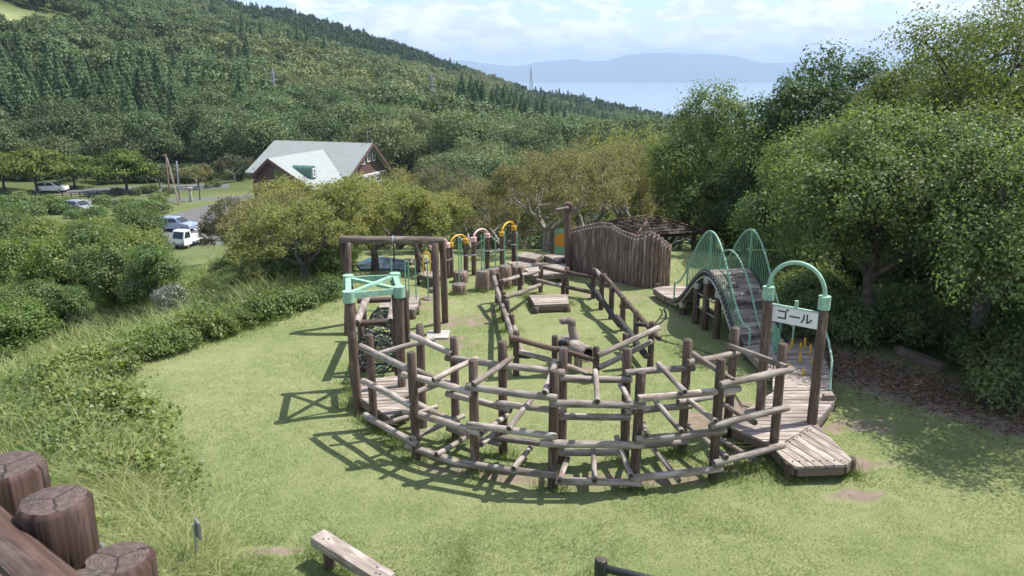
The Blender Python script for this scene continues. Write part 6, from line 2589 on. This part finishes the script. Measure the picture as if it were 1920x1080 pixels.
def build_house():
    e1 = Vector((.95, -.312, 0)).normalized()      # along the main ridge, towards the right gable
    e2 = Vector((.312, .95, 0)).normalized()       # away from the camera
    Bq = PY(690, 268, 104.3)
    zr, ze = Bq.z, -6.15
    R = Vector((Bq.x, Bq.y, 0))
    wn_, wf, L = 6.4, 4.6, 14.0
    rt = thing('lodge', 'brown timber lodge with a pale green metal roof among the trees', 'house', (R.x - 6, R.y, PZ))

    def W(a, b_, z):
        q = R + e1 * a + e2 * b_
        return Vector((q.x, q.y, z))
    ov = .7
    quad_roof('roof', W(-L - .4, -wn_, ze), W(ov, -wn_, ze), W(ov, 0, zr), W(-L, 0, zr), .14, rt)
    quad_roof('roof', W(ov, wf, ze - .02), W(-L, wf, ze - .02), W(-L, .0, zr - .01), W(ov, .0, zr - .01), .14, rt)
    # gable walls: pentagon prisms
    def wall(name, pts, th, mat):
        pts = [Vector(p) for p in pts]
        n = (pts[1] - pts[0]).cross(pts[2] - pts[0]).normalized() * th
        k = len(pts)
        V = pts + [p - n for p in pts]
        F = [tuple(range(k)), tuple(range(2 * k - 1, k - 1, -1))] + [(i, k + i, k + (i + 1) % k, (i + 1) % k) for i in range(k)]
        return obj(name, V, F, mat, rt)
    sl = (zr - ze) / wn_
    sf = (zr - ze) / wf
    wall('gable_wall', [W(0, -wn_ + .5, PZ), W(0, wf - .4, PZ), W(0, wf - .4, ze + .4 * sf - .2), W(0, 0, zr - .25), W(0, -wn_ + .5, ze + .5 * sl - .2)], .2, M['siding'])
    wall('rear_wall', [W(-L + .4, wf - .4, PZ), W(-L + .4, -wn_ + .5, PZ), W(-L + .4, -wn_ + .5, ze + .3), W(-L + .4, 0, zr - .3), W(-L + .4, wf - .4, ze + .3)], .2, M['siding'])
    wall('long_wall', [W(-L + .4, -wn_ + .5, PZ), W(-.2, -wn_ + .5, PZ), W(-.2, -wn_ + .5, ze + .1), W(-L + .4, -wn_ + .5, ze + .1)], .2, M['siding'])
    wall('back_wall', [W(-.2, wf - .4, PZ), W(-L + .4, wf - .4, PZ), W(-L + .4, wf - .4, ze), W(-.2, wf - .4, ze)], .2, M['siding'])
    # barge boards on the right gable
    for b0 in (-wn_, wf):
        a, c = W(ov + .04, b0, ze - .14), W(ov + .04, 0, zr - .14)
        MB().box((a + c) / 2, (c - a) / 2, e1 * .05, Vector((0, 0, .20))).obj('barge_board', M['fascia'], rt)

    def window(c, ux, up, w, h, cols, rows, glass='glass', frame='white'):
        n = ux.cross(up).normalized()
        fr = MB()
        t = .06
        fr.box(c + up * (h / 2), ux * (w / 2 + t), n * .05, up * t)
        fr.box(c - up * (h / 2), ux * (w / 2 + t), n * .05, up * t)
        fr.box(c + ux * (w / 2), ux * t, n * .049, up * (h / 2))
        fr.box(c - ux * (w / 2), ux * t, n * .049, up * (h / 2))
        for i in range(1, cols):
            fr.box(c + ux * (-w / 2 + w * i / cols), ux * .03, n * .042, up * (h / 2 - t))
        for j in range(1, rows):
            fr.box(c + up * (-h / 2 + h * j / rows), ux * (w / 2 - t), n * .038, up * .03)
        f = fr.obj('window', M[frame], rt)
        for i in range(cols):
            for j in range(rows):
                MB().box(c + ux * (-w / 2 + w * (i + .5) / cols) + up * (-h / 2 + h * (j + .5) / rows), ux * (w / 2 / cols - .028), n * .02, up * (h / 2 / rows - .028)).obj('pane', M[glass], f)
    up = Vector((0, 0, 1))
    window(W(.06, -1.7, -4.55), e2, up, .8, 1.1, 2, 3)
    window(W(.06, -.1, -4.2), e2, up, .8, 1.4, 2, 3)
    window(W(.06, 1.25, -4.3), e2, up, .6, 1.2, 1, 2)
    for b0 in (-4.9, -3.1, -1.3, .5, 2.3):
        window(W(.06, b0, -7.5), e2, up, 1.35, 1.5, 2, 3, 'glass')
    # wide white sill band under the gable cladding
    MB().box(W(.10, -.8, -6.55), e2 * 4.9, e1 * .05, up * .09).obj('sill_band', M['white'], rt)
    for a0 in (-1.7, -3.4, -5.0):
        window(W(a0, -wn_ + .44, -7.3), e1, up, 1.2, 1.3, 2, 1)
    # projecting wing with its own broad roof
    ap = PY(502, 297, 92.6)
    fr_ = PY(583, 353, 90.3)
    fl = PY(468, 332, 94.2)
    depth = 12.0

    def sh(p, k):
        return Vector((p.x, p.y, p.z)) + e2 * k
    quad_roof('wing_roof', sh(fr_, -.0), sh(fr_, depth * .62), sh(ap, depth), sh(ap, 0), .14, rt)
    quad_roof('wing_roof', sh(fl, 6.0), sh(fl, 0), sh(ap, 0), sh(ap, depth), .14, rt)
    i1 = (fl - fr_)
    i1.z = 0
    i1.normalize()
    a = sh(fr_, .55) + i1 * .7
    b_ = sh(fl, .55) - i1 * .6
    t = sh(ap, .55)
    wall('wing_wall', [Vector((b_.x, b_.y, PZ)), Vector((a.x, a.y, PZ)), Vector((a.x, a.y, fr_.z + .25)), Vector((t.x, t.y, ap.z - .2)), Vector((b_.x, b_.y, fl.z + .3))], .2, M['siding'])
    a2 = sh(fr_, depth * .62) + i1 * .7
    wall('wing_wall', [Vector((a.x, a.y, PZ)), Vector((a2.x, a2.y, PZ)), Vector((a2.x, a2.y, fr_.z + .3)), Vector((a.x, a.y, fr_.z + .3))], .2, M['siding'])
    for p in (fr_, fl):
        q0, q1 = sh(p, -.05) + Vector((0, 0, -.16)), sh(ap, -.05) + Vector((0, 0, -.16))
        MB().box((q0 + q1) / 2, (q1 - q0) / 2, e2 * .05, Vector((0, 0, .18))).obj('barge_board', M['fascia'], rt)
    q0, q1 = sh(fr_, 0) + Vector((.03, 0, -.16)), sh(fr_, depth * .62) + Vector((.03, 0, -.16))
    MB().box((q0 + q1) / 2, (q1 - q0) / 2, e1 * .06, Vector((0, 0, .07))).obj('gutter', M['white'], rt)
    gm = simple('green_window_glass', (.10, .15, .05), .15, .2, 3)
    M['green_glass'] = gm
    c = sh(ap, .50) - i1 * 1.15
    c.z = -5.35
    window(c, -i1, up, 1.7, 1.6, 2, 2, 'green_glass', 'fascia')
    # arched dormer on the wing roof
    dc = PY(588, 322, 93.2)
    f = MB()
    prof = [(-.55, -.75)] + [(-.55 * math.cos(t_), .15 + .55 * math.sin(t_)) for t_ in np.linspace(0, math.pi, 11)] + [(.55, -.75)]
    k = len(prof)
    V = []
    for back in (.0, -2.6):
        for x_, z_ in prof:
            V.append(dc + e1 * back + e2 * x_ + Vector((0, 0, z_)))
    F = [(i, i + 1, k + i + 1, k + i) for i in range(k - 1)] + [tuple(range(k - 1, -1, -1))]
    dm = obj('dormer', V, F, simple('dark_green_dormer', (.075, .16, .125), .5, .1, 3), rt)
    window(dc + e1 * .04 + Vector((0, 0, -.1)), e2, up, .5, .9, 2, 2)
    # aerial
    pole_b = W(.0, 0, zr)
    MB().tube([pole_b, pole_b + Vector((0, 0, 1.5))], .035, 6).obj('aerial', M['metal'], rt)
    MB().tube([pole_b + Vector((-.35, 0, 1.4)), pole_b + Vector((.35, 0, 1.4))], .025, 6).obj('aerial_arm', M['metal'], rt)


build_house()


def wheel(parent, c, ax, r, w):
    ax = Vector(ax).normalized()
    wb = MB().tube([c - ax * w / 2, c - ax * w * .35, c + ax * w * .35, c + ax * w / 2], [r * .9, r, r, r * .9], 18)
    o = wb.obj('wheel', M['tyre'], parent)
    MB().tube([c + ax * w * .5, c + ax * (w * .5 + .012)], r * .58, 14).obj('rim', M['metal'], o)
    MB().tube([c - ax * w * .5, c - ax * (w * .5 + .012)], r * .58, 14).obj('rim', M['metal'], o)


def extrude_profile(name, prof, o, f, s, half, mat, parent, inset=0.0):
    """side profile (along f, up) extruded to +-half along s"""
    V = []
    k = len(prof)
    up = Vector((0, 0, 1))
    top = max(p[1] for p in prof)
    lo = min(p[1] for p in prof)
    for sg in (-1, 1):
        for x, z in prof:
            h = half - inset * max(0, (z - lo - (top - lo) * .45)) / (top - lo)
            V.append(o + f * x + up * z + s * sg * h)
    F = [tuple(range(k)), tuple(range(2 * k - 1, k - 1, -1))] + [(i, k + i, k + (i + 1) % k, (i + 1) % k) for i in range(k)]
    return obj(name, V, F, mat, parent)


def build_truck():
    fw, rw = G(354, 466, PZ), G(382.5, 457.5, PZ)
    f = (fw - rw).normalized()
    f.z = 0
    f.normalize()
    s = Vector((-f.y, f.x, 0))
    # near side faces the camera
    if s.y > 0:
        s = -s
    half = .74
    o = (fw + rw) / 2 - s * half
    o.z = PZ
    rt = thing('pickup_truck', 'small white flatbed truck parked on the grass verge', 'truck', o)
    up = Vector((0, 0, 1))
    Wt = M['car_white']
    extrude_profile('cab', [(.55, .38), (1.66, .38), (1.70, .95), (1.45, 1.72), (1.35, 1.79), (.60, 1.79), (.55, 1.7)], o, f, s, half, Wt, rt, .18)
    cab_g = lambda name, q, n_: obj(name, q + [p - n_ * .01 for p in q], [(0, 1, 2, 3), (7, 6, 5, 4), (0, 4, 5, 1), (1, 5, 6, 2), (2, 6, 7, 3), (3, 7, 4, 0)], M['glass'], rt)
    for sg in (-1, 1):
        w0 = half - .03
        q = [o + f * .68 + up * 1.08 + s * sg * (w0 + .012), o + f * 1.52 + up * 1.08 + s * sg * (w0 + .012), o + f * 1.33 + up * 1.64 + s * sg * (w0 - .055), o + f * .70 + up * 1.64 + s * sg * (w0 - .055)]
        cab_g('side_window', q, s * sg)
    q = [o + f * 1.705 + up * 1.02 - s * .6, o + f * 1.705 + up * 1.02 + s * .6, o + f * 1.49 + up * 1.66 + s * .55, o + f * 1.49 + up * 1.66 - s * .55]
    cab_g('windscreen', q, f)
    for sg in (-1, 1):
        MB().box(o + f * 1.70 + up * .66 + s * sg * .52, f * .02, s * .14, up * .07).obj('headlight', M['metal'], rt)
    MB().box(o + f * 1.70 + up * .45, f * .05, s * .72, up * .07).obj('bumper', M['greymetal'], rt)
    MB().box(o - f * .62 + up * .60, f * 1.12, s * half, up * .05).obj('bed', Wt, rt)
    for sg in (-1, 1):
        MB().box(o - f * .62 + up * .79 + s * sg * (half - .02), f * 1.12, s * .02, up * .14).obj('side_board', Wt, rt)
    MB().box(o - f * 1.735 + up * .79, f * .018, s * (half - .05), up * .14).obj('tail_board', Wt, rt)
    MB().box(o - f * .5 + up * .45, f * 1.1, s * .35, up * .08).obj('chassis', M['tyre'], rt)
    for x in (1.12, -1.0):
        for sg in (-1, 1):
            wheel(rt, o + f * x + s * sg * (half - .10) + up * .27, s, .27, .15)


build_truck()


def build_car(name, label, px, py, hd, mat, group=None):
    o = G(px, py, PZ)
    f = Vector((math.cos(hd), math.sin(hd), 0))
    s = Vector((-f.y, f.x, 0))
    up = Vector((0, 0, 1))
    rt = thing(name, label, 'car', o, group)
    half = .83
    extrude_profile('body', [(-2.05, .32), (2.02, .32), (2.08, .62), (1.95, .82), (1.05, .95), (-1.95, .98), (-2.08, .8)], o, f, s, half, mat, rt)
    extrude_profile('cabin', [(-1.92, .95), (1.15, .93), (.35, 1.44), (.1, 1.50), (-1.35, 1.50), (-1.75, 1.38)], o, f, s, half - .03, mat, rt, .35)
    for sg in (-1, 1):
        for a, b_, c, d in ((-1.55, -.55, -.55, -1.4), (-.47, .75, .22, -.47)):
            q = [o + f * a + up * 1.0 + s * sg * (half - .018), o + f * b_ + up * 1.0 + s * sg * (half - .018), o + f * c + up * 1.40 + s * sg * (half - .145), o + f * d + up * 1.40 + s * sg * (half - .145)]
            obj('side_window', q + [p - s * sg * .012 for p in q], [(0, 1, 2, 3), (7, 6, 5, 4), (0, 4, 5, 1), (1, 5, 6, 2), (2, 6, 7, 3), (3, 7, 4, 0)], M['glass'], rt)
    q = [o + f * 1.10 + up * .99 - s * .70, o + f * 1.10 + up * .99 + s * .70, o + f * .40 + up * 1.44 + s * .58, o + f * .40 + up * 1.44 - s * .58]
    n_ = (f * .5 + up * .8).normalized()
    q = [p + n_ * .015 for p in q]
    obj('windscreen', q + [p - n_ * .012 for p in q], [(0, 1, 2, 3), (7, 6, 5, 4), (0, 4, 5, 1), (1, 5, 6, 2), (2, 6, 7, 3), (3, 7, 4, 0)], M['glass'], rt)
    for sg in (-1, 1):
        MB().box(o + f * 2.03 + up * .68 + s * sg * .6, f * .03, s * .16, up * .07).obj('headlight', M['white'], rt)
        MB().box(o + f * .62 + up * 1.04 + s * sg * (half + .06), f * .05, s * .07, up * .06).obj('mirror', mat, rt)
    MB().box(o + f * 1.98 + up * .42, f * .1, s * .8, up * .07).obj('bumper', mat, rt)
    for x in (1.3, -1.3):
        for sg in (-1, 1):
            wheel(rt, o + f * x + s * sg * (half - .09) + up * .31, s, .31, .18)


build_car('parked_car', 'silver-blue car parked behind the small white truck', 332, 432, math.radians(-12), M['car_blue'])
build_car('parked_car', 'grey car half hidden by bushes below the road', 150, 398, math.radians(-25), M['car_grey'])
build_car('parked_car', 'white car parked under the trees beyond the road fence', 98, 360, math.radians(5), M['car_white'])


def build_poles():
    def pole(name, label, cat, bx, by, tx, ty, r, mat, lean=None, extra=None):
        b_ = G(bx, by, PZ)
        t = PY(tx, ty, b_.y)
        rt = thing(name, label, cat, b_)
        log('shaft', b_ - Vector((0, 0, .2)), t, r, mat, rt, sides=10, taper=.7, rings=3)
        return rt, b_, t
    rt, b0, t0 = pole('utility_pole', 'brown wooden utility pole with a leaning brace pole beside the road', 'utility pole', 318, 366, 310, 288, .115, M['palisade'])
    bb = G(337, 385, PZ)
    log('brace', bb - Vector((0, 0, .2)), PY(313, 296, b0.y - .3), .11, M['palisade'], rt, sides=10, rings=3)
    rt2, b1, t1 = pole('steel_pole', 'slim grey steel pole right of the braced wooden pole', 'pole', 337, 376, 331, 302, .12, M['metal'])
    rt3, b2, t2 = pole('concrete_post', 'short white concrete marker pillar by the road junction', 'pillar', 358.5, 378, 355.5, 353, .24, M['concrete'])
    MB().box(t2, (.3, 0, 0), (0, .3, 0), (0, 0, .12)).obj('head', M['concrete'], rt3)
    rt4, b3, t3 = pole('thin_pole', 'thin dark pole at the road edge right of the white pillar', 'pole', 375, 375, 372, 336, .07, M['black'])
    rt5, b4, t4 = pole('utility_pole', 'grey utility pole with crossarms behind the right gable of the lodge', 'utility pole', 716, 330, 713, 258, .15, M['concrete'])
    for k, dz in enumerate((.4, 1.1)):
        MB().box(t4 - Vector((0, .1, dz + .8)), (1.0 - .3 * k, 0, 0), (0, .05, 0), (0, 0, .06)).obj('crossarm', M['metal'], rt5)
    MB().tube([t4 - Vector((0, 0, 1.0)), t4 + Vector((-1.0, -.1, -.9))], .05, 6).obj('lamp_arm', M['metal'], rt5)
    MB().box(t4 + Vector((-1.25, -.1, -.88)), (.3, 0, 0), (0, .12, 0), (0, 0, .07)).obj('lamp_head', M['white'], rt5)
    # wires from far left through the poles
    ends = [(PY(-60, 296, t0.y), t0 - Vector((0, 0, .3)), t1), (PY(-60, 302, t0.y), t0 - Vector((0, 0, 1.0)), t1 - Vector((0, 0, .5)))]
    for a, m_, c in ends:
        pts = []
        for p, q in ((a, m_), (m_, c), (c, Vector((t4.x, t4.y, t4.z - 1.3)))):
            for i in range(12):
                t = i / 12
                v = p.lerp(q, t)
                v.z -= .25 * math.sin(math.pi * t)
                pts.append(v)
        o = MB().tube(pts, .022, 4, False).obj('power_line', M['black'])
        tag(o, 'upper power line strung past the wooden pole to the lodge' if m_.z > t0.z - .5 else 'lower power line strung past the wooden pole to the lodge', 'wire')
    # dark guard fence along the road
    A, B = G(35, 379, PZ), G(292, 367, PZ)
    rt = thing('guard_fence', 'dark two-rail guard fence along the road below the trees', 'fence', (A + B) / 2)
    n = 17
    for i in range(n):
        p = A.lerp(B, i / (n - 1))
        MB().tube([p - Vector((0, 0, .1)), p + Vector((0, 0, 1.0))], .06, 6).obj('post', M['black'], rt)
    for z in (.35, .65, .95):
        MB().tube([A + Vector((0, -.09, z)), B + Vector((0, -.09, z))], .045, 6).obj('rail', M['black'], rt)


build_poles()


def build_pylons():
    for lab, px, by, ty in (('lattice power pylon on the hillside above the lodge', 517, 176, 127), ('lattice power pylon farther along the hillside near the ridge', 811, 182, 138),
                            ('most distant lattice pylon on the skyline before the sea', 996, 162, 125)):
        b_ = hit(px, by + 44, 140)
        if px > 900:
            q = PY(px, by, 735)
            b_ = Vector((q.x, 735, tz(q.x, 735)))
        t = PY(px, ty, b_.y)
        H = t.z - b_.z
        rt = thing('pylon', lab, 'pylon', b_, 'power pylons on the hillside')
        w0, w1 = H * .075, H * .016
        lat = MB()
        r = .055 if px < 900 else .10
        def cn(k, z):
            w = w0 + (w1 - w0) * min(1, z / (H * .85))
            return b_ + Vector((w * (1 if k in (0, 1) else -1), w * (1 if k in (0, 3) else -1), z))
        for k in range(4):
            MB().tube([cn(k, -1), cn(k, H * .85), b_ + Vector((0, 0, H))], r * 1.6, 4).obj('leg', M['metal'], rt)
        m = 9
        for i in range(m):
            z0, z1 = H * .86 * i / m, H * .86 * (i + 1) / m
            for k in range(4):
                k2 = (k + 1) % 4
                lat.tube([cn(k, z0), cn(k2, z1)], r, 4, False)
                lat.tube([cn(k2, z0), cn(k, z1)], r, 4, False)
                lat.tube([cn(k, z1), cn(k2, z1)], r, 4, False)
        q = lat.obj('lattice', M['metal'], rt)
        q['kind'] = 'stuff'
        for f in (.62, .75, .88):
            c = b_ + Vector((0, 0, H * f))
            MB().tube([c + Vector((-H * .10, 0, 0)), c + Vector((0, 0, H * .02)), c + Vector((H * .10, 0, 0))], r * 1.5, 4).obj('crossarm', M['metal'], rt)


build_pylons()


def build_road_trees():
    BK = M['bark']
    pr = broad_proto(5.6, 3.9, 1.5, 9, 300, 36, .65, .34, M['leaf_hillA'], BK, .42, .22, 20, flat=.5)
    pr2 = cherry_proto(4.6, 3.2, 7000, .2, M['leaf_cherry'], M['bark_grey'], 5, 33, .25, .16)
    bright = leaf_mat('bright_layered_leaves', (.045, .085, .016), (.17, .22, .05), .3, .2, .55, .1)
    for lab, px, by, s, p_, mt in (('bright layered tree beside the braced utility pole', 238, 361, 1.1, pr, bright), ('bright layered tree at the left beyond the road fence', 70, 362, 1.15, pr, bright),
                                   ('small rusty-leaved tree right of the steel pole', 372, 352, .8, pr2, M['leaf_cherry']), ('thin bare-branched tree behind the braced pole', 300, 352, .7, pr2, M['leaf_greybrown']),
                                   ('bright layered tree between its two bigger neighbours beyond the fence', 140, 352, .9, pr, bright), ('bright layered tree at the far left edge beyond the fence', 8, 357, 1.0, pr, bright), ('grey-green tree left of the lodge gable', 440, 340, 1.0, pr2, M['leaf_greybrown'])):
        g = G(px, by, PZ)
        tree_from('roadside_tree', lab, 'tree', g, p_, {'crown': mt}, scale=s)
    # shrubs along the fence
    (V, F, T), P = crown([(0, 0, .5, 1.1, .8, .6), (.8, .2, .4, .7, .6, .5), (-.8, -.1, .45, .8, .6, .5)], 70, 16, .32, .22, inner=.05)
    st = MB()
    for p in P[:8]:
        st.tube([Vector((0, 0, -.2)), Vector(p) * .5, Vector(p)], [.03, .02, .01], 4, False)
    sh = [('stems', mb_mesh('stems', st, BK), None), ('foliage', big_mesh('foliage', V, F, M['leaf_bush'], T), None)]
    for i in range(34):
        px = rnd.uniform(-20, 300)
        py = rnd.uniform(384, 412) if px > 60 else rnd.uniform(380, 430)
        g = G(px, py, PZ)
        s = rnd.uniform(.8, 1.5)
        tree_from('verge_shrub', 'low green shrub on the verge between the road and the thicket', 'shrub', g, sh, scale=s, group='shrubs on the road verge')
    for i in range(26):
        px, Y = rnd.uniform(-60, 470), rnd.uniform(124.5, 132)
        x = PY(px, 345, Y).x
        k_ = rnd.uniform(1.4, 2.3)
        tree_from('verge_shrub', 'dark tall shrub along the foot of the wooded hillside', 'shrub', (x, Y, PZ), sh, {'foliage': M['leaf_hillA']}, scale=k_, group='tall shrubs at the foot of the hillside')
    for px, py in ((270, 362), (285, 361), (320, 362), (395, 352), (300, 372), (410, 350), (222, 364), (255, 365)):
        g = G(px, py, PZ)
        tree_from('verge_shrub', 'low green shrub at the foot of the roadside trees', 'shrub', g, sh, scale=rnd.uniform(.6, 1.0), group='shrubs under the roadside trees')


build_road_trees()
